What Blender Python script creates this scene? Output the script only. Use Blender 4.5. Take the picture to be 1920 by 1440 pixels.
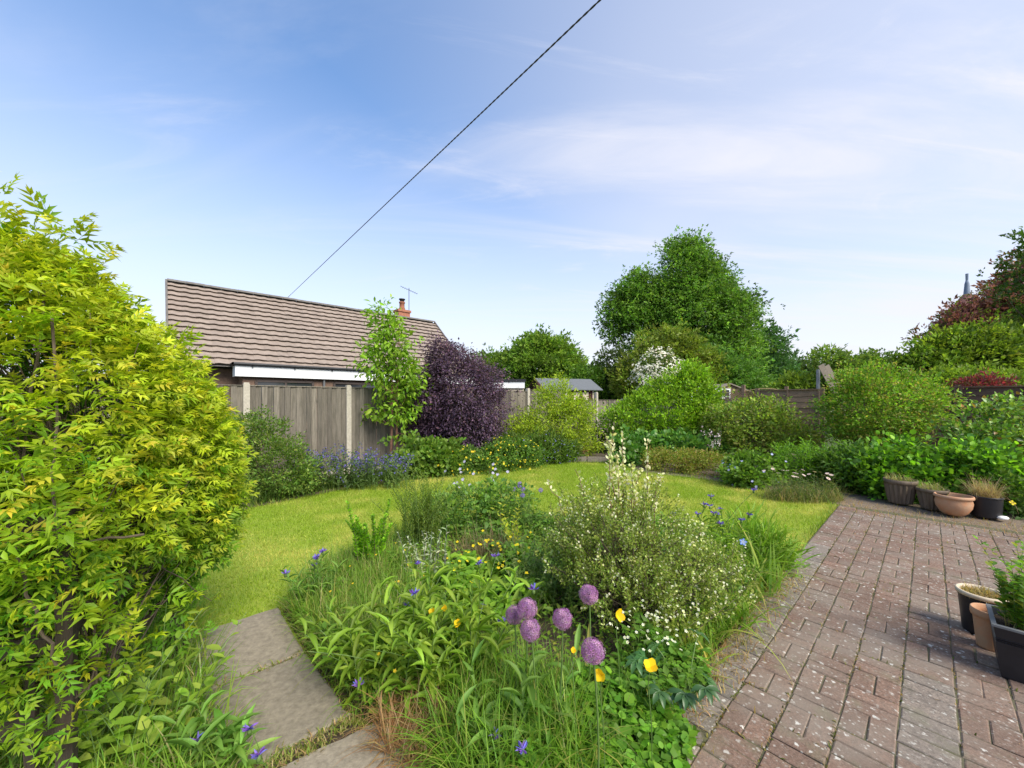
import bpy, math, random
import numpy as np
from mathutils import Vector, Matrix

# ------------------------------------------------------------------ scene, camera, sky, sun
for o in list(bpy.data.objects): bpy.data.objects.remove(o)
scn = bpy.context.scene
COL = scn.collection
F, H = 717.0, 1.65            # focal length in 1920-px photo units, eye height in metres

cam_d = bpy.data.cameras.new('camera'); cam = bpy.data.objects.new('camera', cam_d); COL.objects.link(cam)
cam.location = (0, 0, H); cam.rotation_euler = (math.pi/2, 0, 0)
cam_d.sensor_width = 36; cam_d.lens = 36*F/1920; cam_d.shift_y = 30/1920
cam_d.clip_start = 0.05; cam_d.clip_end = 2000
scn.camera = cam

SUN = Vector((0.60, -0.66, .88)).normalized()
world = bpy.data.worlds.new('World'); scn.world = world; world.use_nodes = True
def build_world():
    nt = world.node_tree; nt.nodes.clear(); L = nt.links.new
    def N(t, **k):
        n = nt.nodes.new(t)
        for a, b in k.items(): setattr(n, a, b)
        return n
    out = N('ShaderNodeOutputWorld'); bg = N('ShaderNodeBackground'); bg.inputs['Strength'].default_value = 0.135
    sky = N('ShaderNodeTexSky', sky_type='NISHITA', sun_disc=False)
    sky.sun_elevation = math.asin(SUN.z); sky.sun_rotation = math.atan2(SUN.x, SUN.y)
    sky.air_density = 1.0; sky.dust_density = 0.4; sky.ozone_density = 2.2; sky.altitude = 60
    tc = N('ShaderNodeTexCoord')
    nrm = N('ShaderNodeVectorMath', operation='NORMALIZE'); L(tc.outputs['Generated'], nrm.inputs[0])
    sep = N('ShaderNodeSeparateXYZ'); L(nrm.outputs[0], sep.inputs[0])
    def M(op, a, b=None, c=None):
        n = N('ShaderNodeMath', operation=op)
        for i, q in enumerate((a, b, c)):
            if q is None: continue
            if isinstance(q, (int, float)): n.inputs[i].default_value = q
            else: L(q, n.inputs[i])
        return n.outputs[0]
    zz = M('ADD', M('MAXIMUM', sep.outputs['Z'], 0.0), 0.16)
    cx = M('DIVIDE', sep.outputs['X'], zz); cy = M('DIVIDE', sep.outputs['Y'], zz)
    comb = N('ShaderNodeCombineXYZ'); L(cx, comb.inputs[0]); L(cy, comb.inputs[1])
    def noise(scale, rot, sx, sy, detail, rough, dist, off):
        mp = N('ShaderNodeMapping'); mp.inputs['Rotation'].default_value = (0, 0, rot)
        mp.inputs['Scale'].default_value = (sx, sy, 1); mp.inputs['Location'].default_value = off
        L(comb.outputs[0], mp.inputs['Vector'])
        n = N('ShaderNodeTexNoise'); n.inputs['Scale'].default_value = scale; n.inputs['Detail'].default_value = detail
        n.inputs['Roughness'].default_value = rough; n.inputs['Distortion'].default_value = dist
        L(mp.outputs[0], n.inputs['Vector']); return n.outputs['Fac']
    def ramp(fac, a, b, va=0.0, vb=1.0):
        r = N('ShaderNodeMapRange', interpolation_type='SMOOTHSTEP'); L(fac, r.inputs['Value'])
        r.inputs['From Min'].default_value = a; r.inputs['From Max'].default_value = b
        r.inputs['To Min'].default_value = va; r.inputs['To Max'].default_value = vb
        return r.outputs['Result']
    soft = ramp(noise(0.42, 0.5, 1, 1.4, 4, .5, .5, (9.1, 5.7, 0)), .42, .76)            # broad thin veil
    wisp = ramp(noise(0.75, -0.30, .42, 2.1, 9, .60, 1.1, (1.3, 4.2, 0)), .43, .76)       # cirrus streaks
    fine = ramp(noise(1.5, -0.55, .5, 1.9, 10, .66, 1.6, (7.4, 2.2, 0)), .52, .86)
    veil = ramp(sep.outputs['X'], -.55, .70, .0, 1.0)                                    # a sheet of thin cloud spreads in from the sunward side
    low = ramp(sep.outputs['Z'], -.06, .72, .96, 0.0)                                    # milky air near the horizon
    cloud = M('ADD', M('MULTIPLY', soft, .34), M('ADD', M('MULTIPLY', wisp, .85), M('MULTIPLY', fine, .75)))
    cloud = M('MULTIPLY', cloud, M('ADD', .34, M('MULTIPLY', veil, .8)))
    base_ = M('MAXIMUM', low, M('MULTIPLY', veil, .60))
    cov = M('SUBTRACT', 1.0, M('MULTIPLY', M('SUBTRACT', 1.0, M('MINIMUM', base_, .95)), M('SUBTRACT', 1.0, M('MINIMUM', cloud, .92))))
    cov = M('MINIMUM', M('MAXIMUM', cov, 0.0), .95)
    mix = N('ShaderNodeMix', data_type='RGBA')
    L(cov, mix.inputs['Factor'])
    hs = N('ShaderNodeHueSaturation'); hs.inputs['Saturation'].default_value = 1.14; hs.inputs['Value'].default_value = .76
    L(sky.outputs[0], hs.inputs['Color']); L(hs.outputs[0], mix.inputs[6])
    mix.inputs[7].default_value = (2.46, 2.46, 2.70, 1)
    L(mix.outputs[2], bg.inputs['Color']); L(bg.outputs[0], out.inputs['Surface'])
build_world()

sun_d = bpy.data.lights.new('sun', 'SUN'); sun_d.energy = 2.1; sun_d.angle = math.radians(34); sun_d.color = (1.0, .93, .80)
sun = bpy.data.objects.new('sun', sun_d); COL.objects.link(sun); sun.rotation_euler = SUN.to_track_quat('Z', 'Y').to_euler()

scn.render.engine = 'CYCLES'
scn.view_settings.view_transform = 'Standard'; scn.view_settings.look = 'None'
scn.view_settings.exposure = 1.5; scn.view_settings.gamma = 1.0; scn.view_settings.use_curve_mapping = False
scn.cycles.max_bounces = 8; scn.cycles.diffuse_bounces = 5; scn.cycles.transmission_bounces = 5; scn.cycles.transparent_max_bounces = 6

# ------------------------------------------------------------------ coordinate helpers
D1 = np.array((.736, .677)); D2 = np.array((-.677, .736))      # the garden's two axes: along the left fence, and across toward it
YAW = math.atan2(.677, .736)
def UV(u, v, z=0.0): p = u*D1 + v*D2; return (float(p[0]), float(p[1]), z)
def G(px, py): Z = F*H/(py-750); return ((px-960)/F*Z, Z)       # a spot on the ground measured off the photograph
def X(px, Z): return (px-960)/F*Z
def HZ(py, Z): return H-(py-750)/F*Z
def n3(a): a = np.asarray(a, float); return a/np.maximum(np.linalg.norm(a, axis=-1, keepdims=True), 1e-9)
def sinnoise(P, scale, seed):
    r = np.random.default_rng(seed); out = np.zeros(len(P)); P = np.asarray(P)[:, :2]
    for i in range(7):
        a = r.uniform(0, 6.28); k = scale*r.uniform(.6, 2.2); ph = r.uniform(0, 6.28)
        out += np.sin(P@np.array((math.cos(a), math.sin(a)))*k + ph + 1.3*np.sin(P@np.array((-math.sin(a), math.cos(a)))*k*.7+ph*2))
    return out/7*1.6
def inpoly(P, poly):
    x, y = P[:, 0], P[:, 1]; ins = np.zeros(len(P), bool); n = len(poly)
    for i in range(n):
        x1, y1 = poly[i]; x2, y2 = poly[(i+1) % n]
        if y1 == y2: continue
        c = ((y1 > y) != (y2 > y)) & (x < (x2-x1)*(y-y1)/(y2-y1)+x1); ins ^= c
    return ins

# ------------------------------------------------------------------ materials
MATS = {}
def new_mat(name):
    m = bpy.data.materials.new(name); m.use_nodes = True; nt = m.node_tree
    b = nt.nodes['Principled BSDF']; MATS[name] = m
    return m, nt, b
def nd(nt, t, **k):
    n = nt.nodes.new(t)
    for a, b in k.items(): setattr(n, a, b)
    return n
def leaf_mat(name, trans=.35, rough=.5, spec=.3):
    m, nt, b = new_mat(name); L = nt.links.new
    at = nd(nt, 'ShaderNodeAttribute', attribute_name='Col')
    L(at.outputs['Color'], b.inputs['Base Color']); b.inputs['Roughness'].default_value = rough
    b.inputs['Specular IOR Level'].default_value = spec
    tr = nd(nt, 'ShaderNodeBsdfTranslucent')
    mul = nd(nt, 'ShaderNodeMix', data_type='RGBA', blend_type='MULTIPLY'); mul.inputs['Factor'].default_value = 1
    L(at.outputs['Color'], mul.inputs[6]); mul.inputs[7].default_value = (1.25, 1.35, .7, 1)
    L(mul.outputs[2], tr.inputs['Color'])
    mx = nd(nt, 'ShaderNodeMixShader'); mx.inputs[0].default_value = trans
    L(b.outputs[0], mx.inputs[1]); L(tr.outputs[0], mx.inputs[2])
    L(mx.outputs[0], nt.nodes['Material Output'].inputs['Surface'])
    return m
LEAF = leaf_mat('leaf', .42); LEAFG = leaf_mat('glossy_leaf', .28, .36, .5); PETAL = leaf_mat('petal', .3, .6, .2)
def plain(name, col, rough=.7, var=.25, scale=8, bump=0, metal=0, objvar=0, stretch=(1, 1, 1), col2=None, spec=.4, island=False, cover=(.4, .6)):
    """noise-mottled surface; objvar adds a different tone to each object"""
    m, nt, b = new_mat(name); L = nt.links.new
    geo = nd(nt, 'ShaderNodeNewGeometry'); mp = nd(nt, 'ShaderNodeMapping'); mp.inputs['Scale'].default_value = stretch
    L(geo.outputs['Position'], mp.inputs['Vector'])
    nz = nd(nt, 'ShaderNodeTexNoise'); nz.inputs['Scale'].default_value = scale; nz.inputs['Detail'].default_value = 6; nz.inputs['Roughness'].default_value = .65
    L(mp.outputs[0], nz.inputs['Vector'])
    rg = nd(nt, 'ShaderNodeMapRange'); L(nz.outputs['Fac'], rg.inputs['Value'])
    rg.inputs['From Min'].default_value = cover[0]-.1; rg.inputs['From Max'].default_value = cover[1]+.1
    mx = nd(nt, 'ShaderNodeMix', data_type='RGBA'); L(rg.outputs[0], mx.inputs['Factor'])
    c2 = col2 or tuple(c*(1-var) for c in col); c1 = col if col2 else tuple(min(1, c*(1+var)) for c in col)
    mx.inputs[6].default_value = (*c2, 1); mx.inputs[7].default_value = (*c1, 1)
    last = mx.outputs[2]
    if objvar:
        oi = nd(nt, 'ShaderNodeObjectInfo'); hs = nd(nt, 'ShaderNodeHueSaturation')
        r2 = nd(nt, 'ShaderNodeMapRange'); L(geo.outputs['Random Per Island'] if island else oi.outputs['Random'], r2.inputs['Value'])
        r2.inputs['To Min'].default_value = 1-objvar; r2.inputs['To Max'].default_value = 1+objvar
        L(r2.outputs[0], hs.inputs['Value']); L(last, hs.inputs['Color']); last = hs.outputs[0]
    L(last, b.inputs['Base Color']); b.inputs['Roughness'].default_value = rough; b.inputs['Metallic'].default_value = metal
    b.inputs['Specular IOR Level'].default_value = spec
    if bump:
        nb = nd(nt, 'ShaderNodeTexNoise'); nb.inputs['Scale'].default_value = scale*4; nb.inputs['Detail'].default_value = 5
        L(mp.outputs[0], nb.inputs['Vector'])
        bp = nd(nt, 'ShaderNodeBump'); bp.inputs['Strength'].default_value = bump; bp.inputs['Distance'].default_value = .01
        L(nb.outputs['Fac'], bp.inputs['Height']); L(bp.outputs[0], b.inputs['Normal'])
    return m
def lichen_brick(name, base, island=False):
    m, nt, b = new_mat(name); L = nt.links.new
    geo = nd(nt, 'ShaderNodeNewGeometry')
    def nz(scale, det=5, rough=.6, dist=0):
        n = nd(nt, 'ShaderNodeTexNoise'); n.inputs['Scale'].default_value = scale; n.inputs['Detail'].default_value = det
        n.inputs['Roughness'].default_value = rough; n.inputs['Distortion'].default_value = dist
        L(geo.outputs['Position'], n.inputs['Vector']); return n.outputs['Fac']
    def mr(s, a, c, va=0., vc=1.):
        r = nd(nt, 'ShaderNodeMapRange'); L(s, r.inputs['Value']); r.inputs['From Min'].default_value = a; r.inputs['From Max'].default_value = c
        r.inputs['To Min'].default_value = va; r.inputs['To Max'].default_value = vc; return r.outputs[0]
    def mixc(f, a, c):
        x = nd(nt, 'ShaderNodeMix', data_type='RGBA'); L(f, x.inputs['Factor'])
        for i, q in ((6, a), (7, c)):
            if isinstance(q, tuple): x.inputs[i].default_value = (*q, 1)
            else: L(q, x.inputs[i])
        return x.outputs[2]
    rnd = geo.outputs['Random Per Island'] if island else nd(nt, 'ShaderNodeObjectInfo').outputs['Random']
    c = mixc(rnd, tuple(q*.78 for q in base), (base[0]*1.22, base[1]*1.15, base[2]*1.1))
    c = mixc(mr(nz(75, 7, .85), .40, .62), c, tuple(q*.42 for q in base)); c = mixc(mr(nz(110, 5, .8), .56, .70, 0, .6), c, (.40, .36, .31))          # gritty dark grain
    c = mixc(mr(nz(2.2, 3), .42, .66, 0, .6), c, (.22, .19, .155))                 # grey weathering in patches
    c = mixc(mr(nz(7, 4, .6), .56, .72, 0, .45), c, (.15, .15, .09))               # algae
    vor = nd(nt, 'ShaderNodeTexVoronoi'); vor.inputs['Scale'].default_value = 21; L(geo.outputs['Position'], vor.inputs['Vector'])
    vd = nd(nt, 'ShaderNodeMath', operation='ADD'); L(vor.outputs['Distance'], vd.inputs[0]); L(mr(nz(70, 4, .7), .3, .7, -.2, .2), vd.inputs[1])
    spot = mr(vd.outputs[0], .13, .24, 1, 0)
    sepc = nd(nt, 'ShaderNodeSeparateColor'); L(vor.outputs['Color'], sepc.inputs[0])
    keep = mr(sepc.outputs[0], .25, .85, 0, .95)
    mm = nd(nt, 'ShaderNodeMath', operation='MULTIPLY'); L(spot, mm.inputs[0]); L(keep, mm.inputs[1])
    c = mixc(mm.outputs[0], c, (.52, .50, .45))                                     # white lichen discs
    v2 = nd(nt, 'ShaderNodeTexVoronoi'); v2.inputs['Scale'].default_value = 48; L(geo.outputs['Position'], v2.inputs['Vector'])
    s2 = nd(nt, 'ShaderNodeSeparateColor'); L(v2.outputs['Color'], s2.inputs[0])
    m2 = nd(nt, 'ShaderNodeMath', operation='MULTIPLY'); L(mr(v2.outputs['Distance'], .16, .34, 1, 0), m2.inputs[0]); L(mr(s2.outputs[0], .55, .8, 0, .8), m2.inputs[1])
    m3 = nd(nt, 'ShaderNodeMath', operation='MULTIPLY'); L(m2.outputs[0], m3.inputs[0]); L(mr(nz(3.1, 3), .4, .6, .25, 1), m3.inputs[1])
    c = mixc(m3.outputs[0], c, (.46, .44, .39))                                     # and a finer crust of it
    c = mixc(mr(nz(24, 5, .7), .6, .74, 0, .4), c, (.42, .40, .35))
    L(c, b.inputs['Base Color']); b.inputs['Roughness'].default_value = .85; b.inputs['Specular IOR Level'].default_value = .25
    bp = nd(nt, 'ShaderNodeBump'); bp.inputs['Strength'].default_value = .5; bp.inputs['Distance'].default_value = .006
    L(nz(60, 6, .7), bp.inputs['Height']); L(bp.outputs[0], b.inputs['Normal'])
    return m
BRICK = lichen_brick('paving_brick', (.232, .152, .114)); BRICK_I = lichen_brick('paving_brick_far', (.232, .152, .114), True)
BRICK_G = lichen_brick('paving_brick_grey', (.235, .20, .17))
SAND = plain('joint_sand', (.12, .10, .07), .95, .5, 30, .4, col2=(.075, .08, .03))
SOIL = plain('soil', (.075, .055, .038), .95, .4, 14, .8)
MULCH = plain('dry_soil', (.17, .13, .095), .95, .35, 18, .8)
TURF = plain('turf', (.27, .32, .035), .95, .3, 3, .4, col2=(.17, .26, .02))
FIELD = plain('field', (.07, .10, .03), .95, .3, 1.2, .2)
SLAB = plain('concrete_slab', (.29, .25, .19), .9, .3, 26, .35, col2=(.155, .132, .10), objvar=.12)
FENCE = plain('weathered_fence', (.205, .178, .145), .85, .3, 5, .5, objvar=.34, stretch=(7, 7, .55), col2=(.095, .086, .066))
FENCE_B = plain('brown_fence', (.30, .20, .13), .85, .3, 5, .4, objvar=.2, stretch=(1, 1, 6), col2=(.15, .10, .07))
DARKWOOD = plain('dark_wood', (.05, .036, .027), .85, .35, 14, .5, stretch=(4, 4, .6))
CONC = plain('post_concrete', (.42, .385, .32), .9, .18, 22, .5)
TILE = plain('roof_tile', (.30, .243, .203), .9, .14, 7, .2, objvar=.07, col2=(.225, .18, .15))
TILE_I = plain('roof_tile_far', (.30, .243, .203), .9, .14, 7, .2, objvar=.07, col2=(.225, .18, .15), island=True)
RIDGE = plain('ridge_tile', (.135, .125, .115), .9, .25, 6, .3, objvar=.1)
WHITE = plain('white_upvc', (.78, .79, .80), .45, .04, 3)
GUTTER = plain('black_gutter', (.018, .020, .024), .45, .2, 6)
SOFFIT = plain('brown_soffit', (.06, .045, .04), .7, .2, 6)
WALLB = plain('brown_brickwork', (.17, .11, .08), .9, .25, 20, .3)
REDBRICK = plain('red_brick', (.32, .13, .08), .9, .3, 18, .3, objvar=.15)
SHEDRED = plain('shed_red_stain', (.075, .022, .022), .75, .25, 8, .2, stretch=(1, 1, 5), objvar=.15)
FELT = plain('roof_felt', (.12, .13, .14), .9, .15, 12, .3, objvar=.06)
CREAM = plain('cream_paint', (.55, .46, .36), .7, .1, 6)
TERRA = plain('terracotta', (.48, .215, .105), .85, .18, 9, .3, col2=(.42, .27, .17), cover=(.45, .6))
POTBR = plain('brown_pot', (.17, .125, .085), .7, .35, 6, .2, stretch=(3, 3, .4), col2=(.075, .055, .04))
BLACKP = plain('black_plastic', (.016, .016, .020), .42, .2, 10, .1)
GREYP = plain('grey_plastic', (.13, .135, .14), .6, .15, 12)  # even grey, lighter than the black plastic
PALE_RIM = plain('pale_rim', (.55, .46, .34), .8, .12, 12)
COMPOST = plain('compost', (.06, .042, .028), .95, .4, 40, .8)
BARK = plain('bark', (.13, .095, .065), .9, .35, 14, .6, stretch=(2, 2, .6))
BARKR = plain('red_bark', (.20, .10, .07), .8, .3, 14, .3)
TWIG = plain('twig', (.10, .075, .05), .85, .3, 20)
STEMG = plain('green_stem', (.10, .17, .04), .6, .25, 14)
CABLE = plain('cable', (.045, .04, .038), .6, .2, 40)
METAL = plain('galvanised_pole', (.25, .27, .29), .5, .1, 10, metal=.6)
STONE = plain('white_stone', (.72, .70, .66), .8, .1, 30)
OASTTILE = plain('oast_roof_tile', (.30, .13, .10), .9, .25, 2.5, .3, col2=(.20, .10, .085))
OASTBR = plain('oast_wall', (.33, .17, .11), .9, .2, 6, .3)
COWL = plain('cowl_paint', (.16, .20, .27), .7, .1, 5)
TIMBER = plain('grey_timber', (.20, .17, .135), .9, .3, 9, .4, stretch=(3, 3, 3), objvar=.15)
def glass_mat():
    m, nt, b = new_mat('window_glass'); b.inputs['Base Color'].default_value = (.03, .035, .04, 1); b.inputs['Roughness'].default_value = .08
    b.inputs['Specular IOR Level'].default_value = .8; return m
GLASS = glass_mat()

# ------------------------------------------------------------------ mesh builder
def wloc(o):
    p = Vector((0, 0, 0))
    while o is not None: p = p+o.location; o = o.parent
    return p
class MB:
    def __init__(s): s.v = []; s.f = []; s.c = []; s.n = 0
    def add(s, V, Fc, C=None):
        V = np.asarray(V, np.float32).reshape(-1, 3); Fc = np.asarray(Fc, np.int32)
        s.v.append(V); s.f.append(Fc+s.n)
        if C is None: C = (.5, .5, .5)
        C = np.asarray(C, np.float32)
        if C.ndim == 1: C = np.tile(C, (len(V), 1))
        s.c.append(C); s.n += len(V); return s
    def box(s, c, size, rotz=0, C=None, tilt=None):
        h = np.asarray(size)/2
        V = np.array([(x, y, z) for z in (-h[2], h[2]) for y in (-h[1], h[1]) for x in (-h[0], h[0])])
        if tilt is not None: V = V@np.array(tilt).T
        if rotz: a, b = math.cos(rotz), math.sin(rotz); V = V@np.array(((a, b, 0), (-b, a, 0), (0, 0, 1)))
        s.add(V+np.asarray(c), [(0, 2, 3, 1), (4, 5, 7, 6), (0, 1, 5, 4), (2, 6, 7, 3), (0, 4, 6, 2), (1, 3, 7, 5)], C); return s
    def quad(s, a, b, c, d): s.add([a, b, c, d], [(0, 1, 2, 3)]); return s
    def lathe(s, prof, c, seg=32, scale=None, C=None, wobble=None):
        prof = np.asarray(prof, float); k = len(prof); th = np.arange(seg)*2*math.pi/seg
        r = prof[:, 0][:, None]*np.ones(seg)
        if wobble is not None: r = r*wobble(th)[None, :]
        V = np.stack((r*np.cos(th), r*np.sin(th), prof[:, 1][:, None]*np.ones(seg)), -1)
        if scale is not None: V = V*np.asarray(scale)
        i = np.arange(k-1)[:, None]*seg; j = np.arange(seg)[None, :]; j2 = (j+1) % seg
        Fc = np.stack((i+j, i+j2, i+seg+j2, i+seg+j), -1).reshape(-1, 4)
        s.add(V.reshape(-1, 3)+np.asarray(c), Fc, C); return s
    def tubes(s, P, R, sides=5, C=None):
        P = np.asarray(P, float); R = np.asarray(R, float)
        if P.ndim == 2: P = P[None]; R = R[None]
        n, k, _ = P.shape; R = np.broadcast_to(R, (n, k))
        T = n3(np.gradient(P, axis=1)); ref = np.where(np.abs(T[..., 2:3]) > .9, np.array((1., 0, 0)), np.array((0, 0, 1.)))
        A = n3(np.cross(T, ref)); B = np.cross(T, A); th = np.arange(sides)*2*math.pi/sides
        V = P[:, :, None]+R[:, :, None, None]*(np.cos(th)[:, None]*A[:, :, None]+np.sin(th)[:, None]*B[:, :, None])
        b = (np.arange(n)*k*sides)[:, None, None]; i = (np.arange(k-1)*sides)[None, :, None]; j = np.arange(sides)[None, None, :]; j2 = (j+1) % sides
        Fc = np.stack((b+i+j, b+i+j2, b+i+sides+j2, b+i+sides+j), -1).reshape(-1, 4)
        CC = None
        if C is not None:
            C = np.asarray(C, float)
            CC = np.repeat(C, k*sides, 0) if C.ndim == 2 else C
        s.add(V.reshape(-1, 3), Fc, CC); return s
    def inst(s, T, P, D, N, L, W, C):
        """copies of a leaf-like template: T = (verts[x across, y along, z out], faces, tint)"""
        tv, tf, tt = T; P = np.asarray(P, float); n = len(P)
        if n == 0: return s
        D = n3(D); Xa = n3(np.cross(D, N)); Za = np.cross(Xa, D)
        L = np.broadcast_to(np.asarray(L, float), (n,)); W = np.broadcast_to(np.asarray(W, float), (n,))
        V = P[:, None]+(tv[:, 0]*W[:, None])[..., None]*Xa[:, None]+(tv[:, 1]*L[:, None])[..., None]*D[:, None]+(tv[:, 2]*L[:, None])[..., None]*Za[:, None]
        Fc = (np.arange(n)*len(tv))[:, None, None]+tf[None]
        C = np.asarray(C, float)
        if C.ndim == 1: C = np.tile(C, (n, 1))
        if C.ndim == 2: CC = np.repeat(C, len(tv), 0)
        else: CC = (C[:, 0][:, None]*(1-tt[None, :, None])+C[:, 1][:, None]*tt[None, :, None]).reshape(-1, 3)
        s.add(V.reshape(-1, 3), Fc.reshape(-1, tf.shape[1]), CC); return s
    def mesh(s, name, mat, smooth=False, off=(0, 0, 0)):
        V = np.concatenate(s.v)-np.asarray(off, np.float32)
        me = bpy.data.meshes.new(name); me.vertices.add(len(V)); me.vertices.foreach_set('co', V.astype(np.float32).ravel())
        loops = np.concatenate([f.ravel() for f in s.f]).astype(np.int32)
        tot = np.concatenate([np.full(len(f), f.shape[1]) for f in s.f]); st = np.concatenate(([0], np.cumsum(tot)[:-1])).astype(np.int32)
        me.loops.add(len(loops)); me.loops.foreach_set('vertex_index', loops)
        me.polygons.add(len(tot)); me.polygons.foreach_set('loop_start', st)
        me.polygons.foreach_set('use_smooth', np.full(len(tot), bool(smooth or mat in (LEAF, LEAFG, PETAL))))
        at = me.attributes.new('Col', 'FLOAT_COLOR', 'POINT'); C = np.concatenate(s.c)
        at.data.foreach_set('color', np.concatenate((C, np.ones((len(C), 1), np.float32)), 1).astype(np.float32).ravel())
        me.materials.append(mat); me.update(calc_edges=True); return me
    def build(s, name, mat, parent=None, smooth=False, kind=None, label=None):
        off = wloc(parent)
        o = bpy.data.objects.new(name, s.mesh(name, mat, smooth, np.array(off)))
        COL.objects.link(o)
        if parent is not None: o.parent = parent
        if kind: o['kind'] = kind
        if label: o['label'] = label
        return o
def thing(name, label, cat, loc, group=None):
    o = bpy.data.objects.new(name, None); COL.objects.link(o); o.empty_display_size = .1
    o.location = loc if len(loc) == 3 else (*loc, 0); o['label'] = label; o['category'] = cat
    if group: o['group'] = group
    return o
def tag(o, label, cat, group=None, kind=None):
    o['label'] = label; o['category'] = cat
    if group: o['group'] = group
    if kind: o['kind'] = kind
    return o
def struct(o): o['kind'] = 'structure'; return o
def place(name, me, parent, loc, rotz=0, rx=0, ry=0, scale=None, label=None):
    o = bpy.data.objects.new(name, me); COL.objects.link(o); o.parent = parent
    o.location = Vector(loc)-wloc(parent); o.rotation_euler = (rx, ry, rotz)
    if scale is not None: o.scale = scale if hasattr(scale, '__len__') else (scale,)*3
    if label: o['label'] = label
    return o

# ------------------------------------------------------------------ leaf templates
def T(v, f, t=None): v = np.array(v, float); return (v, np.array(f, np.int32), np.zeros(len(v)) if t is None else np.array(t, float))
LEAF2 = T([(0, 0, 0), (.5, .42, .1), (0, 1, -.08), (-.5, .42, .1)], [(0, 1, 2), (0, 2, 3)])
LEAF4 = T([(0, 0, 0), (.5, .34, .07), (.28, .72, .0), (0, 1, -.16), (-.28, .72, .0), (-.5, .34, .07), (0, .45, -.02)],
          [(0, 1, 6), (1, 2, 6), (2, 3, 6), (3, 4, 6), (4, 5, 6), (5, 0, 6)])
LEAFN = T([(0, 0, 0), (.5, .36, .07), (0, 1, -.2), (-.5, .36, .07), (0, .45, -.03)], [(0, 1, 4), (1, 2, 4), (2, 3, 4), (3, 0, 4)])
ROUND = T([(0, 0, 0), (.42, .25, .05), (.5, .62, .02), (.2, .97, -.06), (-.2, .97, -.06), (-.5, .62, .02), (-.42, .25, .05), (0, .5, -.05)],
          [(0, 1, 7), (1, 2, 7), (2, 3, 7), (3, 4, 7), (4, 5, 7), (5, 6, 7), (6, 0, 7)])
def blade(bend, w0=1., k=4):
    v = []; t = np.linspace(0, 1, k+1); ang = bend*t
    y = np.concatenate(([0], np.cumsum(np.cos(ang[:-1])/k))); z = -np.concatenate(([0], np.cumsum(np.sin(ang[:-1])/k)))
    for i in range(k): w = .5*w0*(1-(t[i])**2.2*.85); v += [(-w, y[i], z[i]+.0), (w, y[i], z[i])]
    v.append((0, y[k], z[k])); f = []
    for i in range(k-1): f += [(2*i, 2*i+1, 2*i+3), (2*i, 2*i+3, 2*i+2)]
    f.append((2*k-2, 2*k-1, 2*k)); return T(v, f, list(np.repeat(t[:k], 2))+[1])
BLADES = [blade(.3), blade(.9), blade(1.6), blade(2.3)]
STRAP = [blade(.7, 1, 5), blade(1.5, 1, 5), blade(2.2, 1, 5)]
def lance(bend, k=4):
    v = []; t = np.linspace(0, 1, k+1); ang = bend*(t-.15)
    y = np.concatenate(([0], np.cumsum(np.cos(ang[:-1])/k))); z = -np.concatenate(([0], np.cumsum(np.sin(ang[:-1])/k)))
    prof = np.interp(t, [0, .15, .45, .8, 1], [.12, .3, .5, .28, 0])
    for i in range(k): v += [(-prof[i], y[i], z[i]+prof[i]*.22), (0, y[i], z[i]), (prof[i], y[i], z[i]+prof[i]*.22)]
    v.append((0, y[k], z[k])); f = []
    for i in range(k-1):
        a = 3*i; f += [(a, a+1, a+4), (a, a+4, a+3), (a+1, a+2, a+5), (a+1, a+5, a+4)]
    a = 3*(k-1); f += [(a, a+1, a+3), (a+1, a+2, a+3)]
    return T(v, f, list(np.repeat(t[:k], 3))+[1])
LANCE = [lance(.3), lance(1.0), lance(1.7)]
def merge(parts):
    """several placed leaves -> one template; parts: (template, pos, dir, normal, L, W, tint)"""
    V, Fc, t, n = [], [], [], 0
    for (tv, tf, _), p, d, nn, L, W, tint in parts:
        d = n3(np.array(d, float)); x = n3(np.cross(d, nn)); z = np.cross(x, d)
        V.append(np.array(p)+tv[:, :1]*W*x+tv[:, 1:2]*L*d+tv[:, 2:3]*L*z); Fc.append(tf+n); t.append(np.full(len(tv), tint)); n += len(tv)
    return (np.concatenate(V), np.concatenate(Fc), np.concatenate(t))
def clump(n, seed, L=.55, W=.26, spread=.35):
    r = np.random.default_rng(seed); ps = []
    for i in range(n):
        p = r.normal(0, spread*.5, 3)*np.array((1, .8, .6))+np.array((0, .3, 0)); d = n3(r.normal(0, .6, 3)+np.array((p[0]*1.5, .7, -.05)))
        ps.append((LEAF2, p, d, n3(r.normal(0, .45, 3)+np.array((0, 0, 1))), L*r.uniform(.7, 1.2), W*r.uniform(.8, 1.2), r.uniform(0, 1)))
    return merge(ps)
CLUMP = [clump(5, i) for i in range(4)]
def star(n, w, cup=.15, tip=.6):
    """open flower facing +z of the template; petals n"""
    V = [(0, 0, 0)]; Fc = []; t = [1]
    for i in range(n):
        a = 2*math.pi*i/n
        for da, r, z in ((-w, tip*.9, cup*.8), (0, 1, cup), (w, tip*.9, cup*.8)):
            V.append((r*math.cos(a+da)*.5, r*math.sin(a+da)*.5, z*.5)); t.append(0)
        b = 1+3*i; Fc += [(0, b, b+1), (0, b+1, b+2)]
    return T(V, Fc, t)
STAR5 = star(5, .5, .2, .8); STAR6 = star(6, .20, .3, .55); DAISY = star(12, .2, .05, .9); STAR4 = star(4, .55, .3, .85)

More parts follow.
